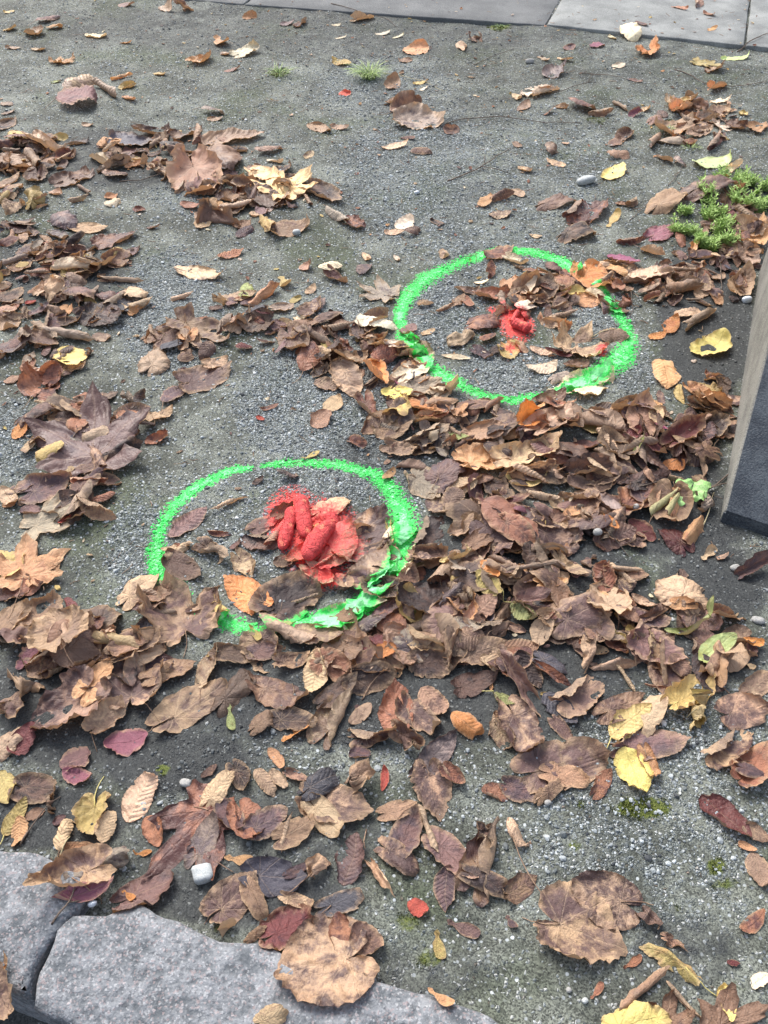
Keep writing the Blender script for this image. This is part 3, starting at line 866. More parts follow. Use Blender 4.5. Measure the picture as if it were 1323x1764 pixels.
1085,892,1132,925,.6,o,C,D|maroon, left one of a pair above the pinkish fan
1175,930,1135,890,.8,l,A,D|maroon, right one of a pair by the sloping stone's foot
1180,932,1212,888,.55,o,V,o|split orange tan, by the foot of the sloping stone
1033,905,1064,922,.6,o,F,O|orange oval, on soil right of the main drift
1025,935,1045,945,.5,o,F,r|
1212,955,1240,933,.4,k,C,t|
1235,953,1262,945,.4,o,F,t|
1290,975,1330,950,.6,l,V,u|
920,914,985,905,.35,e,C,t|
1000,882,1012,915,.4,e,R,b|
958,888,985,905,.5,l,C,b|
890,1122,933,1182,.6,e,F,d|dark toothed, bottom middle of the main drift
875,1158,948,1238,.4,l,V,u|long pinkish fold, bottom of the main drift
937,1190,997,1243,.55,e,F,n|slate blue tinged with ribs, bottom of main drift
983,1208,1042,1175,.75,l,H,z|dark with a tan flap, right of the slate blue leaf
1005,1130,1030,1090,.5,l,V,t|
935,1135,985,1150,.7,l,A,n|
935,1152,980,1180,.4,l,V,r|
885,1230,930,1312,.6,l,C,z|big, streaked with rust, below the bright orange leaf's right
935,1322,1055,1288,.65,l,F,z|wide grey brown, bottom end of the main drift
1065,1045,1095,1080,.8,l,A,b|
1100,1030,1135,1050,.5,l,C,t|
960,1240,990,1270,.6,l,F,u|
-5,1325,18,1380,.6,o,F,y|pale mustard, at the left edge above the granite
0,1432,44,1367,.45,e,F,y|mustard toothed, left edge just above the granite
33,1400,20,1456,.45,e,C,o|
160,1385,148,1450,.9,l,C,y|olive yellow with a yellow stalk, lower left,>177,1333
98,1465,128,1390,.4,e,A,t|narrow, left of the olive yellow leaf
172,1450,195,1390,.5,e,A,t|
215,1408,268,1315,.5,e,F,t|large pale toothed oval, alone lower left
120,1463,165,1458,.6,l,C,o|
152,1490,230,1462,.85,l,X,q|greyish and crinkled, just above the granite joint
155,1508,28,1555,.6,l,C,z|lying across the corner of the left granite block,>172,1552
362,1395,262,1500,1.0,m,F,r|rusty brown maple, left of the white cube stone,>330,1385
248,1402,278,1450,.6,o,C,r|rolled, resting on the rusty brown maple leaf
340,1465,372,1400,.6,l,F,q|
227,1465,258,1462,.4,k,F,O|orange winged key left of the rusty maple leaf
225,1540,312,1500,.65,l,F,u|purple with ochre rim, under the rusty maple leaf
208,1525,228,1550,.4,k,F,O|
386,1468,436,1488,.4,k,F,o|rusty winged key right of the white cube stone
378,1560,442,1500,.8,l,F,z|brown, round, right of the white cube stone
378,1600,425,1580,.5,o,H,t|folded tan under the brown round leaf by granite
362,1373,403,1328,.6,l,A,t|
375,1375,418,1430,.6,o,F,u|
418,1398,447,1455,.8,l,F,r|
405,1320,430,1360,.7,l,F,d|
105,1322,163,1345,.5,o,F,P|maroon, lower left above the olive yellow leaf
40,1352,100,1358,.8,l,F,d|
37,1405,75,1388,.6,o,F,b|
68,1397,100,1372,.6,l,X,b|
85,1412,112,1402,.8,o,F,u|
128,1555,200,1525,.4,l,F,P|
5,1675,45,1652,.2,o,C,o|thin curl lying on the left granite block
-10,1700,30,1764,.7,l,C,z|
345,1335,372,1310,.5,o,F,b|
596,1648,482,1688,1.3,l,F,z|large tan linden lying over the front granite,>652,1658
475,1602,550,1560,.8,l,F,D|dark red, tucked behind the large tan linden leaf
583,1645,585,1568,.55,o,F,r|brick red, on top right of the large linden leaf
605,1592,660,1645,.7,o,F,b|oval, right of the brick red leaf
590,1520,615,1432,.5,e,H,u|half dark half tan, lower middle
672,1465,745,1515,.45,l,A,z|tongue shaped tan, bottom of the lower middle cluster
727,1385,745,1475,.3,e,R,t|upright tan roll, lower middle cluster
690,1455,722,1385,.6,l,F,u|
645,1497,688,1550,.4,l,V,t|boat shaped, below the lower middle cluster
740,1335,755,1405,.85,l,F,z|broad, stained, above the lower middle cluster
760,1455,825,1520,.6,l,F,u|
770,1485,768,1567,.5,e,F,u|purple brown oval, above the pale pink key
703,1548,740,1573,.7,o,F,R|coral red, small, on gravel lower middle
768,1577,826,1610,.4,k,F,u|pink winged key on gravel, lower middle
757,1595,756,1648,.45,k,F,y|olive winged key on gravel, lower middle
737,1708,778,1746,.35,k,C,o|
598,1350,655,1320,.6,l,X,t|
545,1375,640,1400,.7,l,F,z|with a black blotch, lower middle
545,1390,592,1440,.6,l,C,t|
483,1467,500,1395,.25,e,R,t|
490,1440,545,1410,.7,l,F,b|
440,1425,495,1392,.8,l,F,u|
445,1505,530,1510,.7,l,F,n|
500,1500,535,1485,.5,l,F,u|
570,1555,640,1535,.5,l,F,n|blackish wet, above the brick red leaf
530,1502,575,1468,.5,l,X,t|shrivelled with a stalk, lower middle,>478,1545
497,1542,547,1552,.4,l,C,t|
440,1322,477,1372,.4,e,A,t|
465,1322,493,1355,.6,o,F,t|
535,1360,590,1325,.6,l,A,n|
500,1330,535,1345,.5,l,C,b|
660,1360,663,1318,.35,o,F,R|
668,1398,718,1385,.6,l,F,b|
455,1770,505,1755,.8,l,A,t|
430,1530,455,1580,.6,l,A,b|
430,1612,458,1590,.5,l,A,b|
770,1328,802,1355,.8,l,C,r|
830,1355,882,1365,.5,o,H,r|reddish with rolled back, right of the stained broad leaf
823,1500,872,1412,.6,l,H,z|tall tent fold, lower middle right
818,1508,890,1540,.5,l,A,d|
825,1432,850,1465,.7,l,X,d|
875,1410,922,1482,.35,e,A,t|tan strip, right side of the tall tent fold,>965,1575
880,1535,925,1505,.7,l,F,b|
968,1580,1074,1622,1.3,l,F,z|biggest two tone linden, lower right,>900,1577
1072,1550,985,1518,1.0,l,F,z|tucked behind the biggest two tone linden leaf,>1130,1553
880,1350,930,1372,.75,l,F,u|
930,1372,945,1345,.5,l,A,b|
945,1365,975,1340,.5,l,A,b|
955,1330,1025,1338,.6,l,F,b|
1030,1355,1055,1322,.6,l,F,r|
1212,1362,1298,1440,.55,o,F,D|dark maroon smooth oval, right edge of the lower part
1297,1422,1330,1440,.9,l,F,t|
1300,1460,1330,1530,.6,o,F,t|
1270,1442,1310,1458,.4,o,F,o|
1281,1602,1325,1563,.4,o,F,r|slender reddish, at the lower right edge
1178,1670,1110,1612,.55,l,V,y|mustard folded, lower right,>1240,1712
1112,1568,1155,1600,.5,l,X,d|
1150,1605,1185,1632,.5,l,X,b|
1072,1660,1112,1645,.35,k,F,r|
1092,1714,1158,1668,.4,l,R,r|
1168,1705,1212,1754,.3,l,R,t|
1150,1770,1160,1695,1.0,m,C,b|brown maple, curled, at the bottom right
1068,1770,1155,1745,.7,l,A,Y|amber yellow, cut by the bottom edge
1248,1685,1265,1758,.45,o,F,Y|yellow with grey spot, at the bottom right
1245,1765,1330,1730,.9,m,F,b|
1300,1695,1330,1672,.5,o,C,w|
1258,1650,1282,1655,.6,o,F,D|
1017,1715,1045,1690,.35,k,F,r|
1283,1325,1330,1345,.6,l,A,u|
875,1570,888,1600,.5,k,F,u|
610,568,690,560,.42,e,A,w|cream lit, crowns the heap by the upper ring
1012,465,1042,502,.9,l,F,O|orange, large, on the upper ring's right side
1048,434,1103,458,.5,o,F,M|magenta and smooth, above the upper ring's right side
656,668,713,678,.6,o,F,Y|bright yellow, left below the upper ring
645,622,650,678,.55,o,C,O|orange, at the foot of the heap by the upper ring
117,598,125,640,.75,o,F,Y|pale yellow oval, brightest of the left side
777,1233,848,1278,.5,e,A,O|bright orange, in the lower middle drift
909,748,903,690,.65,o,C,O|smooth and pale orange, at the bottom of the upper ring
1195,606,1256,578,.6,o,C,Y|golden yellow, on dark soil by the sloping stone
1052,1263,1120,1212,.5,e,F,y|mustard with dark smudges, above the bluish purple leaf
1078,1283,1108,1365,.6,o,C,Y|bright crinkled yellow, lower right
883,795,980,765,.55,l,C,t|wide tan, centre of drift below the upper ring
548,1125,535,1202,.5,e,F,t|straw coloured with fine ribs, below the lower ring,>550,1115
523,1095,585,1100,.75,l,F,t|straw coloured and round, on the lower ring's bottom band
115,1118,97,1060,1.15,l,C,t|straw coloured and heart shaped, lower left of the ring,>142,1165
1048,1050,1038,995,1.0,l,C,t|straw coloured heart, right edge of the main drift
478,330,540,296,1.0,m,F,a|amber, brightest leaf of the upper left heap
441,296,482,312,.65,l,F,a|pale, touching the bright orange maple leaf
43,990,48,922,1.25,m,F,o|orange tan maple, at the left edge,>13,1063
345,240,457,232,.5,e,F,t|longest and broadest in the upper left drift
722,1108,775,1110,.8,l,H,t|wedge shaped with raised rims, right of the brown long leaf
'''
# ================= the ground, one sheet out to the horizon =================
def axis(lo, hi, step, far):
    c = list(np.arange(lo, hi, step)); s = step; x = hi
    while x < far: c.append(x); s *= 1.25; x += s
    s = step; x = lo-step; pre = []
    while x > -far: pre.append(x); s *= 1.25; x -= s
    return np.array(pre[::-1]+c)
xs = axis(-1.75, 1.75, .0075, 60.); ys = np.concatenate([axis(.25, 2.4, .0065, .1)[lambda a: (a > -60)] if False else np.arange(.25, 2.4, .0065), np.arange(2.4, 5.2, .011)])
s = .011; x = 5.2; ext = []
while x < 60: ext.append(x); s *= 1.25; x += s
s = .0065; x = .25-s; pre = []
while x > -30: pre.append(x); s *= 1.25; x -= s
ys = np.concatenate([np.array(pre[::-1]), ys, np.array(ext)])
X, Y = np.meshgrid(xs, ys); X = X.ravel(); Y = Y.ravel()
Z = gh(X, Y); nx, ny = len(xs), len(ys)
px, py = W2P(X, np.clip(Y, .3, 6))
idx = np.arange(nx*ny).reshape(ny, nx)
F = np.stack([idx[:-1, :-1], idx[:-1, 1:], idx[1:, 1:], idx[1:, :-1]], -1).reshape(-1, 4)
MOSS = [(1110,1390,60,22,.9),(1235,1490,22,18,.8),(990,1455,16,12,.7),(700,1590,26,20,.6),(740,1650,30,22,.6),(985,600,1,1,0),(1250,1520,25,14,.6),(1270,1700,30,14,.4),(280,1325,14,12,.9),(380,1600,20,12,.5),(640,1590,1,1,0),
 (600,15,25,7,.9),(860,45,22,8,.8),(480,128,20,10,.6),(40,55,30,12,.35),(780,255,120,30,.25),(1150,215,16,10,.7),(1030,205,20,8,.5),(845,80,30,8,.3),(450,45,40,12,.3),(380,850,30,15,.3),(130,10,60,8,.3),(1190,890,1,1,0),(1000,1385,10,8,.6),(1165,1560,10,10,.5)]
drop = drop_mask(X, Y)
mask = np.stack([np.maximum(blobs(px, py, SOIL), drop), blobs(px, py, GRAVEL), blobs(px, py, MOSS)], 1)
inb = (X > -1.2) & (X < 1.2) & (Y > .6) & (Y < 3.2)
gp = np.zeros(len(X)); rp = np.zeros(len(X))
gp[inb] = green_at(X[inb], Y[inb]); rp[inb] = red_at(X[inb], Y[inb])
link('ground', mesh_np('ground', np.stack([X, Y, Z], 1), F, [M_GROUND], attrs={'mask': mask, 'paint': np.stack([rp, gp, gp*0], 1)}),
     kind='structure', label='bare sandy ground of grit, gravel and dark soil')

# ================= height field that later things settle on =================
HS = .005; HX0, HY0 = -2.6, .1; HW, HH = 1040, 1080
hy, hx = np.mgrid[0:HH, 0:HW]
H = gh(HX0+hx*HS, HY0+hy*HS)
def hget(x, y):
    i = np.clip(((x-HX0)/HS).astype(int), 0, HW-1); j = np.clip(((y-HY0)/HS).astype(int), 0, HH-1)
    return H[j, i]

# ================= loose stone chips (nobody could count them) =================
ph = (1+5**.5)/2
ico = np.array([(-1,ph,0),(1,ph,0),(-1,-ph,0),(1,-ph,0),(0,-1,ph),(0,1,ph),(0,-1,-ph),(0,1,-ph),(ph,0,-1),(ph,0,1),(-ph,0,-1),(-ph,0,1)])/math.hypot(1, ph)
icf = np.array([(0,11,5),(0,5,1),(0,1,7),(0,7,10),(0,10,11),(1,5,9),(5,11,4),(11,10,2),(10,7,6),(7,1,8),(3,9,4),(3,4,2),(3,2,6),(3,6,8),(3,8,9),(4,9,5),(2,4,11),(6,2,10),(8,6,7),(9,8,1)])
N = 400000
qx = rng.uniform(-1.6, 1.6, N); qy = rng.uniform(.5, 4.6, N)
bx, by = W2P(qx, qy)
dens = blobs(bx, by, GRAVEL)*.95*(.35+1.1*noise(qx, qy, .05, 9))+.17
dens *= 1-.65*blobs(bx, by, SOIL)
keep = (rng.random(N) < dens) & (bx > -120) & (bx < 1440) & (by > -60) & (by < 1840) & (drop_mask(qx, qy) < .1)
qx, qy = qx[keep], qy[keep]; N = len(qx)
sz = rng.lognormal(math.log(.0017), .40, N).clip(.0008, .0052)
V = ico[None]*rng.uniform(.72, 1.25, (N, 12, 1)); V = V*np.stack([rng.uniform(.8, 1.35, N), rng.uniform(.7, 1.1, N), rng.uniform(.5, .9, N)], 1)[:, None]
an = rng.uniform(0, 6.283, N); c_, s_ = np.cos(an)[:, None], np.sin(an)[:, None]
vx = V[:, :, 0]*c_-V[:, :, 1]*s_; vy = V[:, :, 0]*s_+V[:, :, 1]*c_
V = np.stack([vx, vy, V[:, :, 2]], 2)*sz[:, None, None]
V[:, :, 0] += qx[:, None]; V[:, :, 1] += qy[:, None]; V[:, :, 2] += (gh(qx, qy)+sz*.25)[:, None]
t = rng.random(N)
base = np.array([.085, .098, .10])[None]*(1-t[:, None])+np.array([.40, .435, .445])[None]*t[:, None]
wh = rng.random(N); base[wh > .975] = np.array([.56, .58, .57]); base[wh < .01] = np.array([.2, .16, .13]); base[(wh > .05) & (wh < .13)] = np.array([.05, .055, .06])
base *= (1-.75*blobs(*W2P(qx, qy), SOIL))[:, None]
FF = (icf[None]+(np.arange(N)*12)[:, None, None]).reshape(-1, 3)
pr_ = rng.uniform(-.30, .30, N); r_a = red_at(qx, qy); g_a = green_at(qx, qy); pc = np.stack([r_a+pr_*(r_a > .03), g_a+pr_*(g_a > .03), qx*0], 1)
np.maximum.at(H, (np.clip(((qy-HY0)/HS).astype(int), 0, HH-1), np.clip(((qx-HX0)/HS).astype(int), 0, HW-1)), gh(qx, qy)+sz*.9)
link('loose_gravel', mesh_np('loose_gravel', V.reshape(-1, 3), FF, [M_CHIP], smooth=False,
     attrs={'col': np.repeat(base, 12, 0), 'paint': np.repeat(pc, 12, 0)}), kind='stuff', label='loose grey and white stone chips scattered on the ground', category='gravel')
print('chips', N)

# ================= slabs and blocks =================
def plate(name, poly, top, depth, mat, bevel=.006, rough=.0, grid=.02, jit=0., parent=None, **tags):
    """a stone with an irregular outline, rounded rim and slightly uneven top"""
    P = [np.array(p[:2]) for p in poly]; out = []
    for a, b in zip(P, P[1:]+P[:1]):
        n = max(1, int(np.linalg.norm(b-a)/.012)); 
        for i in range(n): out.append(a+(b-a)*i/n)
    out = np.array(out); n = len(out)
    if jit:
        tn = np.roll(out, -1, 0)-np.roll(out, 1, 0); nn = np.stack([tn[:, 1], -tn[:, 0]], 1); nn /= np.linalg.norm(nn, axis=1)[:, None]+1e-9
        j = (noise(out[:, 0], out[:, 1], .05, 21)-.5)*jit*2+(noise(out[:, 0], out[:, 1], .016, 22)-.5)*jit
        out = out+nn*j[:, None]
    area = .5*np.sum(out[:, 0]*np.roll(out[:, 1], -1)-np.roll(out[:, 0], -1)*out[:, 1])
    if area < 0: out = out[::-1]
    tn = np.roll(out, -1, 0)-np.roll(out, 1, 0); nn = np.stack([-tn[:, 1], tn[:, 0]], 1); nn /= np.linalg.norm(nn, axis=1)[:, None]+1e-9   # inward
    ring = out+nn*bevel
    x0, y0 = out.min(0); x1, y1 = out.max(0)
    gx, gy = np.meshgrid(np.arange(x0, x1, grid), np.arange(y0, y1, grid)); pts = np.stack([gx.ravel(), gy.ravel()], 1)+rng.uniform(-.3, .3, (gx.size, 2))*grid
    ins = np.zeros(len(pts), bool)
    for i in range(n):
        a, b = ring[i], ring[(i+1) % n]
        c = ((a[1] > pts[:, 1]) != (b[1] > pts[:, 1])); 
        with np.errstate(divide='ignore', invalid='ignore'): xi = (b[0]-a[0])*(pts[:, 1]-a[1])/(b[1]-a[1])+a[0]
        ins ^= c & (pts[:, 0] < xi)
    dmin = np.min(np.hypot(pts[:, None, 0]-ring[None, ::2, 0], pts[:, None, 1]-ring[None, ::2, 1]), 1) if len(pts)*n < 6e6 else np.full(len(pts), 1.)
    pts = pts[ins & (dmin > grid*.5)]
    vs = [Vector(p) for p in np.vstack([ring, pts])]
    r = geometry.delaunay_2d_cdt(vs, [], [list(range(n))], 1, 1e-5)
    TV = np.array([list(p) for p in r[0]]); tf = [list(f) for f in r[2]]
    zt = top+rough*(noise(TV[:, 0], TV[:, 1], .06, 31)-.5)*2+rough*(noise(TV[:, 0], TV[:, 1], .02, 32)-.5)*.8
    dd = np.min(np.hypot(TV[:, None, 0]-ring[None, :, 0], TV[:, None, 1]-ring[None, :, 1]), 1); zt = np.where(dd < 1e-4, zt-bevel*.25, zt)
    V = [tuple(v)+(z,) for v, z in zip(TV, zt)]; Fc = [f for f in tf if len(f) >= 3]
    # find ring verts among output (the first n keep their order)
    mapi = []
    for i in range(n): mapi.append(int(np.argmin(np.hypot(TV[:, 0]-ring[i, 0], TV[:, 1]-ring[i, 1]))))
    b0 = len(V); m1 = out+nn*bevel*.3
    zr = np.array([zt[mapi[i]] for i in range(n)])
    V += [(m1[i, 0], m1[i, 1], zr[i]-bevel*.35) for i in range(n)]
    V += [(out[i, 0], out[i, 1], zr[i]-bevel*1.1) for i in range(n)]
    V += [(out[i, 0], out[i, 1], top-depth) for i in range(n)]
    for i in range(n):
        j = (i+1) % n
        Fc += [[b0+i, b0+j, mapi[j], mapi[i]], [b0+n+i, b0+n+j, b0+j, b0+i], [b0+2*n+i, b0+2*n+j, b0+n+j, b0+n+i]]
    me = bpy.data.meshes.new(name); me.from_pydata(V, [], [f for f in Fc if len(set(f)) == len(f)]); me.materials.append(mat)
    me.update(); me.validate()
    for p in me.polygons: p.use_smooth = True
    # raise the height field
    gx, gy = np.meshgrid(np.arange(max(x0, HX0), min(x1, HX0+HW*HS-.01), HS), np.arange(max(y0, HY0), min(y1, HY0+HH*HS-.01), HS)); g = np.stack([gx.ravel(), gy.ravel()], 1); ins = np.zeros(len(g), bool)
    for i in range(n):
        a, b = out[i], out[(i+1) % n]; c = ((a[1] > g[:, 1]) != (b[1] > g[:, 1]))
        with np.errstate(divide='ignore', invalid='ignore'): ins ^= c & (g[:, 0] < (b[0]-a[0])*(g[:, 1]-a[1])/(b[1]-a[1])+a[0])
    g = g[ins]; H[((g[:, 1]-HY0)/HS).astype(int), ((g[:, 0]-HX0)/HS).astype(int)] = top
    return link(name, me, parent, **tags)
ZS = .028
A = [(-170,1425),(0,1457),(58,1464),(108,1480),(150,1510),(146,1548),(112,1588),(88,1622),(64,1648),(52,1676),(48,1706),(36,1712),(0,1692),(-170,1610)]
plate('granite_block', [G(p[0], p[1], ZS) for p in A], ZS, .17, M_GRANITE, .010, .004, .02, .004, label='rough granite kerb block cut by the left edge, dark joint beside it', category='granite block', group='granite kerb blocks')
B = [(94,1600),(124,1573),(180,1572),(240,1552),(285,1572),(325,1590),(378,1612),(440,1622),(500,1652),(575,1660),(650,1680),(740,1704),(830,1738),(930,1780),(1040,1840),(1010,1990),(600,1990),(300,1850),(150,1778),(53,1733),(58,1690),(77,1636)]
plate('granite_block', [G(p[0], p[1], ZS) for p in B], ZS, .17, M_GRANITE, .010, .005, .02, .005, label='largest rough granite kerb block, in the foreground under a tan linden leaf', category='granite block', group='granite kerb blocks')
zt = .014
def sl(pts): return [G(p[0], p[1], zt) for p in pts]
def far(p, q, d=.62):      # from a pair of front corners, a slab running away from the viewer
    a = G(*p, zt); b = G(*q, zt); e = (b-a)[:2]; n = np.array([-e[1], e[0]]); n /= np.linalg.norm(n)
    return [a, b, np.array([*(b[:2]+n*d), zt]), np.array([*(a[:2]+n*d), zt])]
cs = [(-350,-62),(420,5),(941,41),(1284,77),(1800,128)]
mats = [M_SLABD, M_SLABD, M_SLAB, M_SLAB]
labs = ['dark worn paving slab beyond the top left of the ground', 'dark worn paving slab left of the pale slab at the top', 'pale clean edged paving slab at the top right', 'grey paving slab cut by the top right corner']
for i in range(4):
    p, q = cs[i], cs[i+1]; a = G(*p, zt); b = G(*q, zt); e = (b-a)/np.linalg.norm(b-a)*.004
    e2 = G(*cs[3], zt)-G(*cs[2], zt); e2 = e2[:2]/np.linalg.norm(e2[:2]); n = np.array([-e2[1], e2[0]])
    skew = np.array([.10, 0]) if i in (1, 2, 3) else np.array([0, 0])
    skl = np.array([.10, 0]) if i in (2, 3) else np.array([0, 0])
    poly = [a+e, b-e, np.array([*((b-e)[:2]+n*.7+0*skew), zt]), np.array([*((a+e)[:2]+n*.7+0*skl), zt])]
    plate('paving_slab', poly, zt-(.004 if i in (0, 1) else 0), .06, mats[i], .004, .0008, .06, .0012, label=labs[i], category='paving slab', group='paving slabs along the top')

# ---- the sloping stone at the right edge
d2 = (GD-GA); Lg = np.linalg.norm(d2); d2 = d2/Lg; nrm2 = np.array([-d2[1], d2[0]])
def onplane(px, py):
    r = ray(px, py); o = np.array([0, 0, CAMH]); t = ((GA-o[:2])@nrm2)/(r[:2]@nrm2); return o+r*t
Bp = onplane(1323, 592); run = (Bp[:2]-GA)@d2; slope = (Bp[2]-.02)/run
Ws = G(1323, 917)[:2]-GA; Ws = Ws/np.linalg.norm(Ws)
LEN = .95; WID = .55; z0 = .018; z1 = z0+slope*LEN
print('wedge', run, Bp[2], slope)
def P3(u, v, z): q = GA+d2*u+Ws*v; return (q[0], q[1], z)
bev = .006
def wedge_part(name, V, F, mat, parent, smooth=False):
    me = bpy.data.meshes.new(name); me.from_pydata(V, [], F); me.materials.append(mat); me.update()
    o = link(name, me, parent); m = o.modifiers.new('b', 'BEVEL'); m.width = .004; m.segments = 2; return o
wr = link('sloping_stone', None, label='sloping stone block with dark speckled face and pale grey side, right edge', category='stone block')
V = [P3(0,0,-.05),P3(LEN,0,-.05),P3(LEN,WID,-.05),P3(0,WID,-.05),P3(0,0,z0),P3(LEN,0,z1),P3(LEN,WID,z1),P3(0,WID,z0)]
wedge_part('stone_body', V, [(0,1,2,3),(4,7,6,5),(0,4,5,1),(1,5,6,2),(2,6,7,3),(3,7,4,0)], M_CONC, wr)
nz_ = .0045; e_ = .004
V = [P3(-e_,e_,z0-.012),P3(LEN-.02,e_,z1-.012*slope),P3(LEN-.02,WID+e_,z1-.012*slope),P3(-e_,WID+e_,z0-.012),P3(-e_,e_,z0+nz_),P3(LEN-.02,e_,z1-.02*slope+nz_),P3(LEN-.02,WID+e_,z1-.02*slope+nz_),P3(-e_,WID+e_,z0+nz_)]
wedge_part('dark_face', V, [(0,3,2,1)[::-1],(4,7,6,5)[::-1],(0,4,5,1)[::-1],(1,5,6,2)[::-1],(2,6,7,3)[::-1],(3,7,4,0)[::-1]], M_BLACK, wr)
V = [P3(-.008,0,-.05),P3(-.0042,0,z0-.002),P3(-.0042,WID,z0-.002),P3(-.008,WID,-.05),P3(-.0005,0,-.05),P3(-.0005,0,z0-.002),P3(-.0005,WID,z0-.002),P3(-.0005,WID,-.05)]
wedge_part('front_lip', V, [(0,1,2,3),(4,7,6,5),(0,4,5,1),(1,5,6,2),(2,6,7,3),(3,7,4,0)], M_BLACK, wr)

# ================= leaves =================
PAL = {'z':(.45,.30,.20),'a':(.84,.60,.34),'y':(.55,.42,.17),'Y':(.86,.72,.24),'o':(.56,.31,.16),'O':(.68,.29,.10),'t':(.55,.39,.255),'b':(.34,.21,.138),'d':(.15,.092,.072),'r':(.34,.155,.095),
 'R':(.52,.10,.075),'D':(.13,.036,.036),'P':(.23,.085,.12),'M':(.42,.11,.21),'u':(.20,.115,.105),'g':(.32,.36,.14),'G':(.48,.60,.26),'n':(.08,.078,.10),'w':(.80,.69,.52),'q':(.34,.275,.225)}
TONE = {'z':(.12,.072,.068),'a':(.66,.43,.22),'y':(.40,.26,.11),'Y':(.70,.52,.14),'o':(.33,.16,.09),'O':(.44,.16,.06),'t':(.25,.165,.12),'b':(.13,.075,.062),'d':(.052,.036,.036),'r':(.12,.055,.05),
 'R':(.34,.06,.05),'D':(.07,.025,.035),'P':(.10,.04,.06),'M':(.24,.07,.13),'u':(.10,.065,.075),'g':(.18,.15,.06),'G':(.40,.40,.12),'n':(.035,.035,.045),'w':(.58,.46,.31),'q':(.12,.09,.095)}
def prof(kind, u):
    if kind == 'e':
        w_ = (u+.004)**.62*(1-u)**.80; w_ /= w_.max(); w_ = w_*(1+.075*((u*15) % 1-.5)*(u < .97))
    elif kind == 'k':
        w_ = .55*np.exp(-((u-.13)/.10)**2)+np.clip(sst(.12, .62, u), 0, 1)*np.sqrt(np.clip(1-((u-.62)/.385)**4*(u > .62), 0, 1)); w_ = np.maximum(w_, .1*(u > 0))
        w_[0] = .02; w_[-1] = .15
    else:
        w_ = (u+.003)**.55*(1-u)**.62; w_ /= w_.max(); w_ = w_*(1+.02*np.sin(u*40))
    return w_
def outline(kind, ph_, r):
    a = np.degrees(np.abs(ph_))
    if kind == 'l':
        R = np.interp(a, [0, 8, 20, 50, 80, 110, 140, 160, 172, 180], [1.0, .90, .86, .80, .72, .60, .48, .36, .16, .03])
        R = R*(1+.035*(((a*.16) % 1)-.5))*(1+.05*(noise(ph_*1.3+r, ph_*0, 1., 3)-.5)*2)
    else:
        R = np.interp(a, [0, 6, 12, 17, 24, 30, 38, 45, 52, 58, 66, 80, 88, 95, 102, 112, 126, 150, 170, 180], [1., .82, .80, .66, .42, .50, .72, .74, .93, .72, .66, .36, .42, .58, .66, .46, .40, .34, .14, .03])
        R = R*(1+.06*(noise(ph_*3+r, ph_*0, 1., 5)-.5)*2)
    return R
def base_shape(kind, w_, hi):
    """flat leaf: x along the midrib from 0 (stalk) to 1, y across; returns P, F, edge"""
    if kind in 'eok':
        nu, nv = (44, 10) if hi else (23, 6)
        if kind == 'e': nu = 46 if hi else 31
        u = np.linspace(0, 1, nu+1); hw = prof(kind, u)*w_/2
        cv = np.linspace(-1, 1, nv+1); U, Vv = np.meshgrid(u, cv, indexing='ij')
        bend = rng.uniform(-.06, .06)
        if kind == 'k': yy = Vv*hw[:, None]+ (np.where(U > .2, (U-.2)*.16, 0))
        else: yy = Vv*hw[:, None]
        Pn = np.stack([U.ravel(), (yy+bend*np.sin(U*3.14)).ravel()], 1); uvv = np.stack([U.ravel(), yy.ravel()], 1)
        i = np.arange((nu+1)*(nv+1)).reshape(nu+1, nv+1)
        F = np.stack([i[:-1, :-1], i[1:, :-1], i[1:, 1:], i[:-1, 1:]], -1).reshape(-1, 4)
        return Pn, uvv, F, np.abs(Vv).ravel()
    na, nr = (96, 10) if hi else (60, 6)
    a = np.linspace(-math.pi, math.pi, na+1)[:-1]+1e-3; R = outline(kind, a, rng.uniform(0, 50))
    rr = np.linspace(0, 1, nr+1)[1:]**.85
    x = (R*np.cos(a))[None]*rr[:, None]; y = (R*np.sin(a))[None]*rr[:, None]
    sc_ = w_/(y.max()-y.min())*(1 if kind == 'l' else 1.15); 
    Pn = np.vstack([[0, 0], np.stack([x.ravel(), y.ravel()*sc_], 1)]); 
    i = 1+np.arange(nr*na).reshape(nr, na); j = np.roll(i, -1, 1)
    F = np.stack([i[:-1], i[1:], j[1:], j[:-1]], -1).reshape(-1, 4)
    T = np.stack([np.zeros(na, int), i[0], j[0], j[0]], 1)
    return Pn, Pn.copy(), (F, T[:, :3]), np.concatenate([[0], np.repeat(rr, na)])
def roll(P, a, t, kap, mx, g=0.):
    dx, dy = math.cos(a), math.sin(a)
    s_ = P[:, 0]*dx+P[:, 1]*dy-t
    st = np.linspace(0, 2.2, 400); th = np.minimum(np.cumsum(kap*(1+g*st))*(st[1]), mx); th = np.concatenate([[0], th[:-1]])
    al = np.concatenate([[0], np.cumsum(np.cos(th))[:-1]])*st[1]; up = np.concatenate([[0], np.cumsum(np.sin(th))[:-1]])*st[1]
    sp = np.clip(s_, 0, 2.2); A_ = np.interp(sp, st, al); U_ = np.interp(sp, st, up); T_ = np.interp(sp, st, th)
    m = s_ > 0; z = P[:, 2]
    na_ = A_-z*np.sin(T_); nz__ = U_+z*np.cos(T_)
    Q = P.copy(); Q[:, 0] = np.where(m, P[:, 0]+(na_-s_)*dx, P[:, 0]); Q[:, 1] = np.where(m, P[:, 1]+(na_-s_)*dy, P[:, 1]); Q[:, 2] = np.where(m, nz__, z)
    return Q
U = rng.uniform
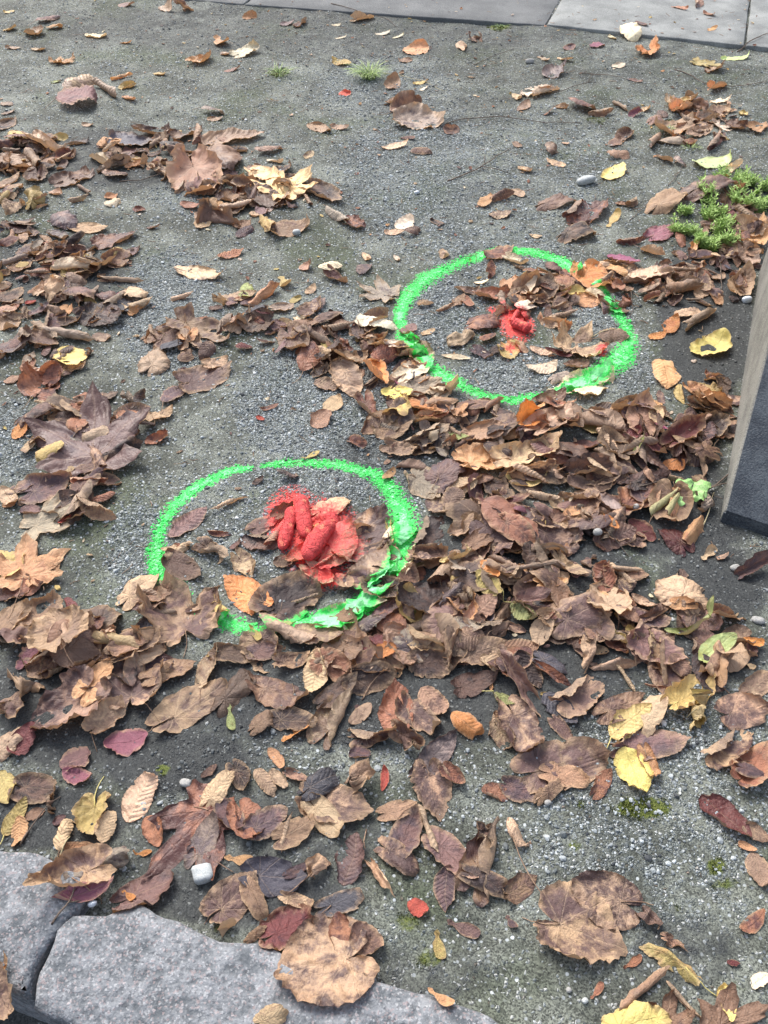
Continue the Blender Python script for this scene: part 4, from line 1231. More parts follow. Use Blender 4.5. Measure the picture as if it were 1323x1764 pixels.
def rotx(P, a):
    c, s = math.cos(a), math.sin(a); Q = P.copy(); Q[:, 1] = P[:, 1]*c-P[:, 2]*s; Q[:, 2] = P[:, 1]*s+P[:, 2]*c; return Q
def deform(P2, w_, mode, kind, edge):
    P = np.hstack([P2, np.zeros((len(P2), 1))]); hw = w_/2; pi = math.pi
    o = U(0, 99); am = {'F': .030, 'C': .035, 'A': .03, 'V': .03, 'H': .025, 'R': .025, 'X': .075}[mode]
    cx0 = 0.5 if kind in 'eok' else .3
    P[:, 2] += am*(noise(P[:, 0]+o, P[:, 1]+o, .28, 7)-.5)*2+am*.6*(noise(P[:, 0]+o, P[:, 1]+o, .12, 8)-.5)*2
    P[:, 2] += edge**2*{'F': .055, 'X': .10}.get(mode, .07)*hw*2*(noise(P[:, 0]+o*2, P[:, 1]-o, .15, 9)-.5)*(kind != 'k')+edge**3*.05*hw*2*(noise(P[:, 0]-o, P[:, 1]+o*3, .06, 10)-.5)*2*(kind != 'k')
    # the blade puckers between its main veins
    if kind in 'lm': P[:, 2] += .018*np.cos(np.abs(np.arctan2(P[:, 1], P[:, 0]))*7.85)*np.hypot(P[:, 0], P[:, 1])
    elif kind == 'e': P[:, 2] += .006*np.cos((P[:, 0]*11-np.abs(P[:, 1])*8)*6.283)
    def corner(t0, kk, mx, a=None):
        a = U(0, 2*pi) if a is None else a
        s_ = (P[:, 0])*math.cos(a)+P[:, 1]*math.sin(a); lo, hi_ = s_.min(), s_.max()
        return roll(P, a, lo+(hi_-lo)*t0, kk/max(hi_-lo, .2), mx)
    inv = U() < .25
    if mode == 'F':
        for q in range(3): P = corner(U(.68, .86), U(3, 8) if kind != 'm' else 2., U(.3, 1.1) if kind != 'm' else .35)
        P = roll(P, U(-.4, .4), .3, U(.1, .7), 1.)
        P = roll(P, U(-.4, .4)+pi/2*(1 if U() < .5 else -1), 0, U(.2, 1.2)*.3/max(hw, .2), .8)
    elif mode in 'CA':
        k_ = 1 if mode == 'C' else .6
        P = roll(P, pi/2+U(-.5, .5), hw*U(.0, .4), U(1.0, 1.8)/hw*k_, U(1.0, 2.3)*k_)
        P = roll(P, -pi/2+U(-.5, .5), hw*U(.0, .4), U(.8, 1.7)/hw*k_, U(.7, 2.1)*k_)
        P = corner(U(.6, .8), U(3, 7), U(.5, 1.5), U(-.5, .5))
        P = roll(P, pi+U(-.3, .3), -.4, U(.3, 1.), .6)
        if mode == 'A': P[:, 2] *= -1
    elif mode == 'V':
        mx = U(1.5, 2.3); P = roll(P, pi/2+U(-.35, .35), -hw*.15, 6/hw, mx); P = roll(P, -pi/2+U(-.4, .4), hw*.5, 2/hw, .9)
        if U() < .55: P = rotx(P, -mx/2); P[:, 2] *= -1
        else: P = rotx(P, -mx*.35)
    elif mode == 'H':
        sg = 1 if U() < .5 else -1
        P = roll(P, sg*U(.9, 2.0), hw*U(.05, .3), 7/hw, U(2.5, 2.85)); P = roll(P, -sg*U(1.1, 1.9), hw*.5, 2/hw, 1.)
    elif mode == 'R':
        sg = 1 if U() < .5 else -1
        P = roll(P, sg*(pi/2+U(-.22, .22)), -hw*.75, 1.9/hw*1.25, U(4.2, 6.2), .5/hw*.3)
    elif mode == 'X':
        for q in range(5):
            P = corner(U(.45, .75), U(5, 12), U(.7, 2.1)); 
            if U() < .45: P[:, 2] *= -1
    if mode in 'FCX' and inv and mode != 'F': pass
    return P
LEAFN = [0, 0]
def make_leaf(x1, y1, x2, y2, w_, kind, mode, col, hi=False, tilt=None, paintscale=1., world=False, unpainted=False):
    """returns world verts, faces, uv, attrs; settles the leaf on what lies below"""
    if world: A = np.array([x1, y1, 0.]); B = np.array([x2, y2, 0.])
    else:
        zz = .012; A = G(x1, y1, zz); B = G(x2, y2, zz)
    d = (B-A)[:2]; L = np.linalg.norm(d); dn = d/L; L *= 1. if world or kind not in 'lm' else 1.06 if y1 < 1000 else 1.12
    Pn, uvv, F, edge = base_shape(kind, w_, hi)
    wf = {'C': 1.12, 'R': 1.1, 'H': 1.3, 'V': 1.05}.get(mode, 1.)
    o1, o2 = U(0, 99), U(0, 99)      # uneven outline: bites, and one half wider than the other
    if kind != 'k':
        an_ = np.arctan2(Pn[:, 1], Pn[:, 0]-(.5 if kind in 'eo' else .15)); bite = edge**3*(.10*(noise(an_*1.1+o1, an_*0+o2, .5, 11)-.45)-.22*sst(.80, .95, noise(an_*1.+o2, an_*0+o1, .35, 12)))
        cxx = .5 if kind in 'eo' else .2
        Pn = np.stack([cxx+(Pn[:, 0]-cxx)*(1+bite*.5), Pn[:, 1]*(1+bite+np.sign(Pn[:, 1])*U(-.09, .09))], 1)
    Pn = Pn*np.array([1, wf]); hwid = w_*wf
    P = deform(Pn, hwid, mode, kind, edge)
    # keep the leaf centred on its line after it has been folded
    P[:, 1] -= (P[:, 1].max()+P[:, 1].min())/2*(1 if mode in 'RVHX' else .5)
    P = P*L
    tl = tilt if tilt is not None else {'F': .06, 'C': .14, 'A': .12, 'V': .2, 'H': .12, 'R': .12, 'X': .3}[mode]
    P = rotx(P, U(-tl, tl)); a_ = U(-tl, tl)*.7; P[:, 2] += P[:, 0]*math.tan(a_)
    xw = A[0]+P[:, 0]*dn[0]-P[:, 1]*dn[1]; yw = A[1]+P[:, 0]*dn[1]+P[:, 1]*dn[0]; z = P[:, 2]
    hv = hget(xw, yw)
    M_ = np.stack([xw-xw.mean(), yw-yw.mean(), np.ones_like(xw)], 1); sol = np.linalg.lstsq(M_, hv, rcond=None)[0]
    g_ = np.hypot(sol[0], sol[1]); 
    if g_ > .45: sol[:2] *= .45/g_
    pl = M_@np.array([sol[0], sol[1], 0.]); off = np.percentile(hv-(z+pl), 82 if mode in 'FH' else 90)
    zf = z+pl+off+.0012
    low = zf < hv+.0006
    zf = np.where(low, hv+.0006+(zf-hv)*.04, zf) if mode in 'F' else zf
    ii = np.clip(((xw-HX0)/HS).astype(int), 0, HW-1); jj = np.clip(((yw-HY0)/HS).astype(int), 0, HH-1)
    np.maximum.at(H, (jj, ii), hv+(zf-hv)*.6)
    n = len(xw); c = np.array(PAL[col])*U(.72, 1.3)*np.array([1, U(.94, 1.05), U(.92, 1.06)]); t = np.array(TONE[col])*U(.8, 1.2)
    r_ = U(); sp = U(.25, .8) if col == 'z' else U(-.35, .75) if col in 'bdtqur' else U(-.6, .2)
    gr = green_at(xw, yw) if not unpainted else xw*0; rd = red_at(xw, yw) if not unpainted else xw*0
    if world: gr = gr*(U(.7, 1.1) if U() > .28 else .1); rd = rd*(U(.6, 1.) if U() > .25 else .15)
    elif kind != 'k' and w_: rd = rd*U(.7, .95)
    at = {'col': np.tile([*c, r_], (n, 1)), 'tone': np.tile([*t, sp], (n, 1)), 'paint': np.stack([rd, gr, edge, np.full(n, {'e': U(.35, 1.), 'o': U(0, .3), 'k': U(.1, .4), 'l': U(.15, .75), 'm': U(.15, .6)}[kind])], 1)}
    LEAFN[0] += 1
    return np.stack([xw, yw, zf], 1), F, uvv, at, A, dn, L
def tri(F):
    if isinstance(F, tuple):
        q, t = F; return np.vstack([q[:, [0, 1, 2]], q[:, [0, 2, 3]], t])
    return np.vstack([F[:, [0, 1, 2]], F[:, [0, 2, 3]]])
def tube(name, pts, r0, r1, mat, parent=None, seg=6, flat=1., **tags):
    pts = np.array(pts, float); n = len(pts); V = []; F = []
    for i in range(n):
        d = pts[min(i+1, n-1)]-pts[max(i-1, 0)]; d /= np.linalg.norm(d)+1e-12
        s_ = np.cross(d, [0, 0, 1.]); s_ /= np.linalg.norm(s_)+1e-9; u_ = np.cross(s_, d); r = r0+(r1-r0)*i/(n-1)
        for q in range(seg): a = q*2*math.pi/seg; V.append(pts[i]+(s_*math.cos(a)+u_*math.sin(a)*flat)*r)
    for i in range(n-1):
        for q in range(seg): F.append((i*seg+q, i*seg+(q+1) % seg, (i+1)*seg+(q+1) % seg, (i+1)*seg+q))
    V.append(pts[0]); V.append(pts[-1]); V = np.array(V)
    F = F+[((q+1) % seg, q, n*seg, n*seg) for q in range(seg)]+[((n-1)*seg+q, (n-1)*seg+(q+1) % seg, n*seg+1, n*seg+1) for q in range(seg)]
    me = bpy.data.meshes.new(name); me.from_pydata([tuple(v) for v in V], [], [f if f[2] != f[3] else f[:3] for f in F]); me.materials.append(mat)
    for p in me.polygons: p.use_smooth = True
    me.update()
    return link(name, me, parent, **tags)
class Bag:      # many leaves as one object
    def __init__(s): s.V = []; s.F = []; s.uv = []; s.at = {'col': [], 'tone': [], 'paint': []}; s.pm = []; s.n = 0
    def add(s, V, F, uv, at, palm):
        T = tri(F); s.V.append(V); s.F.append(T+s.n); s.uv.append(uv); s.n += len(V); s.pm.append(np.full(len(T), palm))
        for k_ in s.at: s.at[k_].append(np.hstack([at[k_], np.ones((len(V), 1))]) if at[k_].shape[1] == 3 else at[k_])
    def build(s, name, **tags):
        me = mesh_np(name, np.vstack(s.V), np.vstack(s.F), [M_PIN, M_PALM], uv=np.vstack(s.uv), attrs={k_: np.vstack(v) for k_, v in s.at.items()})
        me.polygons.foreach_set('material_index', np.concatenate(s.pm).astype(np.int32)); me.update()
        return link(name, me, **tags)
litter = Bag()
# ---- lower layers of the drifts: far more leaves than can be told apart
DRIFT = [(860,1010,190,200,.8),(1000,1080,180,130,.8),(930,900,190,110,.8),(760,1110,160,120,.85),(900,1210,150,90,.8),(1050,760,190,70,.6),(800,740,130,60,.7),(580,1190,330,90,.85),(140,1200,190,130,1.),
 (90,1330,120,70,.6),(400,1350,300,80,.62),(560,1400,300,90,.6),(500,1500,180,60,.5),(120,1350,160,80,.75),(250,1350,60,50,.2),(300,1440,120,80,.4),(150,1430,70,50,.7),(1130,1120,120,90,.7),(90,460,140,70,.8),(60,275,100,45,.6),(250,270,110,32,.6),(380,290,70,40,.45),
 (380,350,60,40,.5),(120,530,130,40,.6),(560,590,90,50,1.),(640,620,70,50,.8),(150,740,100,60,.6),(110,850,80,50,.5),(330,590,80,40,.5),(930,510,80,45,1.),(1110,500,130,50,.7),(1270,420,60,90,.9),(1230,730,70,80,1.),
 (1170,820,100,50,.7),(1230,480,90,60,.4),(560,920,110,60,.12),(665,985,45,60,.9),(300,1040,70,40,.5),(60,1010,80,40,.4),(1200,210,90,50,.3),(1270,1300,60,50,.3),(480,340,90,50,.3),(1180,1180,80,40,.3),(60,620,80,50,.4),(700,700,60,40,.6),
 (1130,1720,80,40,.3),(700,1500,70,40,.4),(860,1480,60,50,.3),(20,380,60,60,.5),(850,880,80,60,.6),(500,1100,120,20,.3),(720,640,50,40,.5),(1290,1140,50,50,.2),(430,560,60,50,.4)]
NF = 0; tries = 0
cols = list('bbbbbbddddddrrruuuqzzzzztttoyn'); kinds = list('eeellloooo'); modes = list('FFFCCCAAAVRXH')
while NF < 1060 and tries < 60000:
    tries += 1
    x = U(-1.5, 1.5); y = U(.85, 4.2); p_ = W2P(x, y)
    if not (-60 < p_[0] < 1380 and -30 < p_[1] < 1800): continue
    d_ = float(blobs(np.array([p_[0]]), np.array([p_[1]]), DRIFT)[0])
    if U() > d_*.95: continue
    q = np.array([x, y])-GA
    if q@nrm2*(-1) > -.02 and -.1 < q@d2 < LEN and (q@nrm2) < .02: continue
    if drop_mask(np.array([x]), np.array([y]))[0] > .1: continue
    L = U(.04, .09)*(1. if p_[1] > 700 else .85); a = U(0, 6.283); kd = kinds[rng.integers(len(kinds))]; mo = modes[rng.integers(len(modes))]
    V_, F_, uv_, at_, *_r = make_leaf(x, y, x+L*math.cos(a), y+L*math.sin(a), U(.42, .62) if kd in 'eo' else U(.75, 1.), kd, mo, cols[rng.integers(len(cols))], world=True, tilt=.3*d_)
    litter.add(V_, F_, uv_, at_, kd in 'lm'); NF += 1
print('filler', NF)
# scraps: crumbs of leaf and small seeds
for i in range(1300):
    x = U(-1.6, 1.6); y = U(.75, 4.4); p_ = W2P(x, y)
    if U() < .3 and float(blobs(np.array([p_[0]]), np.array([p_[1]]), DRIFT)[0]) < .1: continue
    if drop_mask(np.array([x]), np.array([y]))[0] > .1: continue
    L = U(.006, .019); a = U(0, 6.283)
    base_hi = False
    V_, F_, uv_, at_, *_r = make_leaf(x, y, x+L*math.cos(a), y+L*math.sin(a), U(.3, .7), 'o', 'FCA'[rng.integers(3)], 'bdrttoyuw'[rng.integers(9)], world=True)
    litter.add(V_, F_, uv_, at_, False)

ROWS = [r for r in TABLE.strip().split('\n') if r.strip()]
CW = {'y':'mustard','Y':'bright yellow','o':'orange brown','O':'orange','t':'tan','b':'brown','d':'dark brown','r':'reddish brown','R':'red','D':'dark red','P':'purple','M':'magenta','u':'purplish brown','g':'olive','G':'green','n':'blackish','w':'pale','z':'two tone brown','a':'amber','q':'greyish brown'}
KW = {'e':'toothed leaf','l':'broad leaf','m':'maple leaf','o':'oval leaf','k':'winged seed'}
KN = {'e':'toothed_leaf','l':'broad_leaf','m':'maple_leaf','o':'oval_leaf','k':'winged_seed'}
seen = {}; nlab = 0
for row in ROWS:
    spec, ph_ = row.split('|'); f = spec.split(','); x1, y1, x2, y2, ww = map(float, f[:5]); kd, mo, cl = f[5:8]
    stalk = None
    if ',>' in ph_:
        ph_, st_ = ph_.split(',>'); stalk = tuple(map(float, st_.split(',')))
    ph_ = ph_.strip(); lab = bool(ph_)
    dry = not ('spray' in ph_ or cl == 'w' and not lab or lab and 'red heap' in ph_ or 480 < x1 < 650 and 860 < y1 < 1030 or 840 < x1 < 940 and 500 < y1 < 620 or 'reddish tip' in ph_ or 'right of the upper red patch' in ph_ or 'left of the upper red patch' in ph_)
    if 'straw coloured and round' in ph_ or 'across the top of' in ph_ or 'large orange' in ph_: dry = True
    V_, F_, uv_, at_, A_, dn_, L_ = make_leaf(x1, y1, x2, y2, ww, kd, mo, cl, hi=lab, unpainted=dry)
    palm = kd in 'lm'
    if not lab:
        litter.add(V_, F_, uv_, at_, palm); continue
    words = ph_ if any(wd in ph_.split(',')[0] for wd in CW[cl].split()) else CW[cl]+', '+ph_
    low = words
    label = (KW[kd]+', '+words)
    if len(label.replace(',', '').split()) > 16: label = ' '.join(label.split()[:16])
    seen[label] = seen.get(label, 0)+1; nlab += 1
    org = V_.mean(0); org = np.array([org[0], org[1], V_[:, 2].min()])
    T = tri(F_)
    me = mesh_np(KN[kd], V_-org, T, [M_PALM if palm else M_PIN], uv=uv_, attrs=at_)
    o = link(KN[kd], me, loc=org, label=label, category='winged seed' if kd == 'k' else 'leaf', group='winged seeds on the ground' if kd == 'k' else 'fallen leaves on the ground')
    # the stalk, where the photograph shows one
    P0 = V_[0 if palm else 0: 1 if palm else 1][0]
    if not palm: P0 = V_[:7 if False else 1].mean(0)
    if stalk or (kd in 'elm' and U() < .38 and mo in 'FCAV'):
        if stalk: E = G(stalk[0], stalk[1], .01)
        else:
            an_ = math.atan2(-dn_[1], -dn_[0])+U(-.5, .5); ln_ = L_*U(.25, .5); E = P0+np.array([math.cos(an_)*ln_, math.sin(an_)*ln_, 0])
        pts = []
        side = np.array([-(E-P0)[1], (E-P0)[0], 0])*U(-.12, .12)
        for i in range(9):
            t = i/8; q = P0*(1-t)+E*t+side*math.sin(t*3.14); q = q.copy(); hq = float(hget(np.array([q[0]]), np.array([q[1]]))[0])+.0018
            q[2] = P0[2]+.0012 if i == 0 else max(hq, P0[2]*(1-t)+hq*t-.0); pts.append(q-org)
        tube('leaf_stalk', pts, .0009, .0006, M_STALKY if cl in 'yYgG' else M_STALK, o, 5)
print('leaves', LEAFN, 'individual', nlab, 'dups', [k_ for k_, v in seen.items() if v > 1])
litter.build('leaf_litter', kind='stuff', label='mixed brown leaf litter and scraps filling the drifts', category='leaf litter')
# ================= droppings sprayed red =================
def drop_log(p, q, r, lift, label, seed):
    A = G(p[0], p[1], .02); B = G(q[0], q[1], .02); n = 56; sg = 26; k_ = FPX/(A[1]*sa+CAMH*ca); r = r/k_
    d = B-A; L = np.linalg.norm(d); d /= L; s_ = np.array([-d[1], d[0], 0]); V = []; pa_ = []
    hs_ = hget(A[0]+d[0]*L*np.linspace(0, 1, 9), A[1]+d[1]*L*np.linspace(0, 1, 9)); zb = np.median(hs_)-.004+lift*.5
    for i in range(n+1):
        t = i/n; e = max(.0, 1-abs(2*t-1)**5)**.5; rr = r*e*(1+.05*math.sin(t*9+seed)+.02*math.sin(t*33+seed))
        c = A+d*L*t+s_*math.sin(t*3.1+seed)*r*.22; c[2] = zb+r*.8
        for j in range(sg):
            a = j*2*math.pi/sg; nn_ = noise(np.array(t*9+seed*5), np.array(math.cos(a)*2+math.sin(a)*1.3+9), 1., seed)
            ra = rr*(1+.16*(float(nn_)-.5)-.05*math.exp(-((((t*3.1+.35*math.sin(t*7+seed)+math.sin(a*2+seed)*.16+.3*math.sin(seed)) % 1)-.5)/.05)**2)+.17*(float(noise(np.array(t*16.), np.array(a*2.2+seed), 1., 5))-.5))
            V.append(c+s_*math.cos(a)*ra+np.array([0, 0, 1])*math.sin(a)*ra*.85); pa_.append((.5+.5*math.sin(a), 0, 0))  # here 'paint' holds how far each side faces up, for the coloured-in highlight
    F = [(i*sg+j, i*sg+(j+1) % sg, (i+1)*sg+(j+1) % sg, (i+1)*sg+j) for i in range(n) for j in range(sg)]
    V = np.array(V); o_ = V.mean(0); o_[2] = V[:, 2].min()
    me = mesh_np('dropping', V-o_, np.array(F)[:, ::-1], [M_DUNG], attrs={'paint': np.array(pa_)})
    m = link('dropping', me, loc=o_, label=label, category='dropping', group='dog droppings sprayed red').modifiers.new('s', 'SUBSURF'); m.levels = m.render_levels = 1
drop_log((500,868),(487,942), 11.5, .004, 'long sprayed red dropping, left one of the three in the larger heap', 1)
drop_log((514,850),(532,922), 13, .006, 'rough sprayed red dropping, middle one of the three in the larger heap', 2)
drop_log((572,905),(528,970), 16, .010, 'thick cracked red dropping with a dark spot, right in the larger heap', 3)
drop_log((576,882),(570,902), 13, .004, 'small crumbly red lump behind the thick cracked dropping', 4)
drop_log((884,545),(912,562), 10, .010, 'sprayed red dropping half hidden by leaves in the far upper ring', 5)

# ================= twigs =================
def twig(pts, r, label, name='twig', mat=None, cat='twig', side=(), up=.004, grp='twigs on the ground'):
    W = [G(p[0], p[1], 0) for p in pts]; P = []
    for i in range(len(W)-1):
        n = 7
        for j in range(n+(i == len(W)-2)):
            t = j/n; q = W[i]*(1-t)+W[i+1]*t; q[:2] += (np.array([noise(q[0]*1., q[1], .03, 51), noise(q[0], q[1]+9, .03, 52)])-.5)*.008
            q[2] = max(float(hget(np.array([q[0]]), np.array([q[1]]))[0]), float(gh(q[0], q[1])))+r+up*math.sin(3.14*(i+t)/(len(W)-1)); P.append(q)
    P = np.array(P); z = P[:, 2].copy()
    for _ in range(3): z[1:-1] = (z[:-2]+z[1:-1]*2+z[2:])/4
    P[:, 2] = z; o_ = P.mean(0)
    o = tube(name, P-o_, r, r*.5, mat or M_TWIG, None, 6, label=label, category=cat, group=grp); o.location = o_
    for s1 in side:
        a = P[int(s1[0]*(len(P)-1))]; b = G(s1[1], s1[2], 0); b[2] = max(gh(b[0], b[1]), float(hget(np.array([b[0]]), np.array([b[1]]))[0]))+r
        tube('side_shoot', [a-o_, (a*.5+b*.5)-o_+np.array([0, 0, .004]), b-o_], r*.6, r*.35, mat or M_TWIG, o, 5)
twig([(768,216),(800,210),(870,207),(940,215),(1002,211)], .0017, 'long thin dark twig lying level above the pale oblong stone')
twig([(770,313),(820,297),(850,280),(880,258)], .0022, 'forked brown twig on gravel above the far green ring', side=((.5,835,272),(.45,880,302)))
twig([(815,109),(848,97),(885,84)], .0013, 'short twig on bare soil below the dark paving')
twig([(570,11),(610,22),(640,28),(665,34),(683,46)], .0017, 'dark twig by the slab edge at the top')
twig([(914,158),(950,165),(975,160),(1018,143)], .0017, 'bent grey twig under the pale folded triangle leaf', side=((.98,1021,131),))
twig([(1000,130),(1040,134),(1076,140)], .0015, 'thin twig on soil right of the pale triangle leaf')
twig([(1163,118),(1195,132),(1212,144),(1262,151),(1323,143)], .0018, 'long reddish twig running out at the top right edge')
twig([(1270,88),(1298,76),(1326,62)], .0026, 'stout twig at the corner of the paving slab')
twig([(1150,322),(1165,305),(1176,288)], .0014, 'small pale twig left of the yellow green leaf')
twig([(1083,385),(1120,350),(1150,325)], .0012, 'thin dark twig left of the weeds')
twig([(205,312),(245,310),(290,298),(330,270)], .0016, 'curved twig along the upper left leaf drift')
twig([(1035,926),(1060,943),(1084,962)], .0013, 'pinkish twig right of the main drift by the orange oval leaf')
twig([(1195,862),(1222,845),(1260,812)], .003, 'thick grey twig by the front corner of the sloping stone', side=((.5,1262,830),(.3,1200,830)))
twig([(1095,847),(1140,848),(1185,856)], .0018, 'grey twig touching the green seedling')
twig([(1212,905),(1222,880),(1234,848)], .0012, 'straw coloured thin stem by the sloping stone corner', mat=M_STRAW)
twig([(35,1455),(60,1420),(105,1375)], .0016, 'grey twig just above the left granite block')
twig([(104,1482),(115,1462),(122,1448)], .0013, 'short stem pointing up over the left granite block', mat=M_STRAW)
twig([(98,1605),(122,1575),(150,1535)], .0017, 'twig lying in the joint between the granite blocks', side=((.6,165,1560),))
twig([(136,1525),(155,1540),(176,1552)], .001, 'orange needle above the granite joint', mat=M_STALK)
twig([(368,1485),(385,1495),(402,1505)], .001, 'thin rusty needle right of the white cube stone', mat=M_STALK)
twig([(622,1205),(645,1180),(672,1157)], .001, 'straight tan needle in the lower middle drift', mat=M_STALK)
twig([(633,988),(610,992),(640,984),(680,938)], .0009, 'pale needle across the right side of the large red heap', mat=M_STRAW)
twig([(1085,505),(1090,535),(1078,560)], .001, 'thin brown stem on soil left of the golden yellow leaf')
twig([(1235,455),(1243,480),(1240,505)], .0018, 'curved root like twig on soil by the sloping stone')
twig([(1020,582),(1045,576),(1063,572)], .0013, 'pale stalk crossing behind the tan maple leaf', mat=M_STRAW)
twig([(1000,700),(1030,735),(1050,760)], .0014, 'reddish stem below the far ring in the drift', mat=M_STALK)
twig([(830,900),(835,870),(855,845)], .0010, 'dark red stem above the dark purple maple leaf', mat=M_STALK)
twig([(632,1430),(630,1455),(632,1470)], .0009, 'hair thin stem on the grit, lower middle', mat=M_STALK)
twig([(145,830),(160,845),(165,870)], .0011, 'thin stem over the purplish leaf, left', mat=M_STALK)
twig([(1180,1240),(1195,1232),(1212,1228)], .0008, 'tiny pale needle above the bluish purple leaf', mat=M_STRAW)
twig([(660,123),(690,129),(730,140),(765,160)], .0011, 'dry pale grass stem right of the grass tuft', name='grass_stalk', mat=M_STRAW, cat='grass stalk')
# small broken bits of stem everywhere, past counting
bv, bf = [], []
for i in range(1100):
    x = U(-1.5, 1.5); y = U(.8, 4.2)
    if drop_mask(np.array([x]), np.array([y]))[0] > .1: continue
    L = U(.006, .03); a = U(0, 6.28); z = float(hget(np.array([x]), np.array([y]))[0])+.001; w_ = U(.0004, .0009)
    d = np.array([math.cos(a), math.sin(a), U(-.1, .25)]); s_ = np.array([-d[1], d[0], 0]); p = np.array([x, y, z]); mid_ = p+d*L*.5+s_*U(-.15, .15)*L; e = p+d*L
    n = len(bv)
    for c in (p, mid_, e): bv += [c+s_*w_, c-s_*w_, c+np.array([0, 0, w_*1.6])]
    for k_ in (0, 3):
        for j in range(3): bf.append((n+k_+j, n+k_+(j+1) % 3, n+k_+3+(j+1) % 3, n+k_+3+j))
link('stem_scraps', mesh_np('stem_scraps', np.array(bv), np.array(bf), [M_STALK]), kind='stuff', label='broken bits of stem and needle strewn over the ground', category='litter')

# ================= single stones =================
def stone(px, py, rx, ry, rz, ang, mat, label, blocky=2.5, cat='stone', name='stone'):
    c = G(px, py); k_ = FPX/(c[1]*sa+CAMH*ca); nA, nB = 20, 12; V = []; F = []
    s0 = U(0, 50)
    for i in range(nB+1):
        th = math.pi*i/nB
        for j in range(nA):
            ph2 = 2*math.pi*j/nA; v = np.array([math.sin(th)*math.cos(ph2), math.sin(th)*math.sin(ph2), math.cos(th)])
            v = v/(np.sum(np.abs(v)**blocky)**(1/blocky)); f = 1+.16*(float(noise(np.array(v[0]*1.5+s0), np.array(v[1]*1.5+v[2]*1.1+s0), 1., 3))-.5)
            v = v*f*np.array([rx, ry, rz])/k_; V.append((v[0]*math.cos(ang)-v[1]*math.sin(ang), v[0]*math.sin(ang)+v[1]*math.cos(ang), v[2]))
    for i in range(nB):
        for j in range(nA): F.append((i*nA+j, (i+1)*nA+j, (i+1)*nA+(j+1) % nA, i*nA+(j+1) % nA))
    V = np.array(V); V[:, 2] -= V[:, 2].min()
    me = mesh_np(name, V, np.array(F), [mat]); z = float(hget(np.array([c[0]]), np.array([c[1]]))[0])
    link(name, me, loc=(c[0], c[1], min(z, float(gh(c[0], c[1]))+.02)-rz/k_*.25), label=label, category=cat)
stone(1009,317,19,8,7,.45, M_PEB, 'pale oblong stone, largest loose stone on the upper gravel', 2.6)
stone(350,1508,17,15,12,.35, M_PEB, 'whitish cube shaped stone on dark soil left of the middle', 6)
stone(320,1350,10,7,5,-.2, M_PEBG, 'flat grey stone on dark soil right of the pale toothed oval leaf', 3)
stone(164,1565,8,5,6,.4, M_QTZ, 'white quartz chip at the rim of the front granite block', 2)
stone(108,1582,5,4,5,.2, M_QTZ, 'tiny white quartz chip in the joint between granite blocks', 2)
stone(1307,1067,12,7,5,-.4, M_PEBG, 'grey stone by the right edge beside the pyramid shaped leaf', 2.4)
stone(1025,935,8,6,6,.1, M_PEBG, 'pale brown stone at the top right rim of the main drift', 2.4)
stone(511,402,7,5,5,.1, M_PEB, 'small white stone below the orange maple leaf', 2.4)
stone(718,335,5,3,3,.5, M_QTZ, 'small white chip at the middle of the upper gravel', 2.4)
stone(912,110,8,4,4,.1, M_PEBG, 'small grey stone on the upper soil', 2.4)
stone(1285,522,9,5,6,.3, M_QTZ, 'white flake beside the sloping stone', 3)
stone(1268,975,9,7,5,.3, M_PEBG, 'grey brown stone in front of the sloping stone', 2.4)
stone(943,1385,6,5,4,.3, M_PEBG, 'bluish pebble below the main drift', 2.4)
stone(1092,885,6,5,5,.3, M_PEBG, 'dark round pebble above the maroon leaf pair', 2.4)
stone(980,1705,5,5,4,.3, M_PEBG, 'round pebble near the bottom edge', 2.2)
stone(1008,1723,6,5,4,.3, M_PEB, 'pale pebble near the bottom edge, left of the red seed', 2.2)

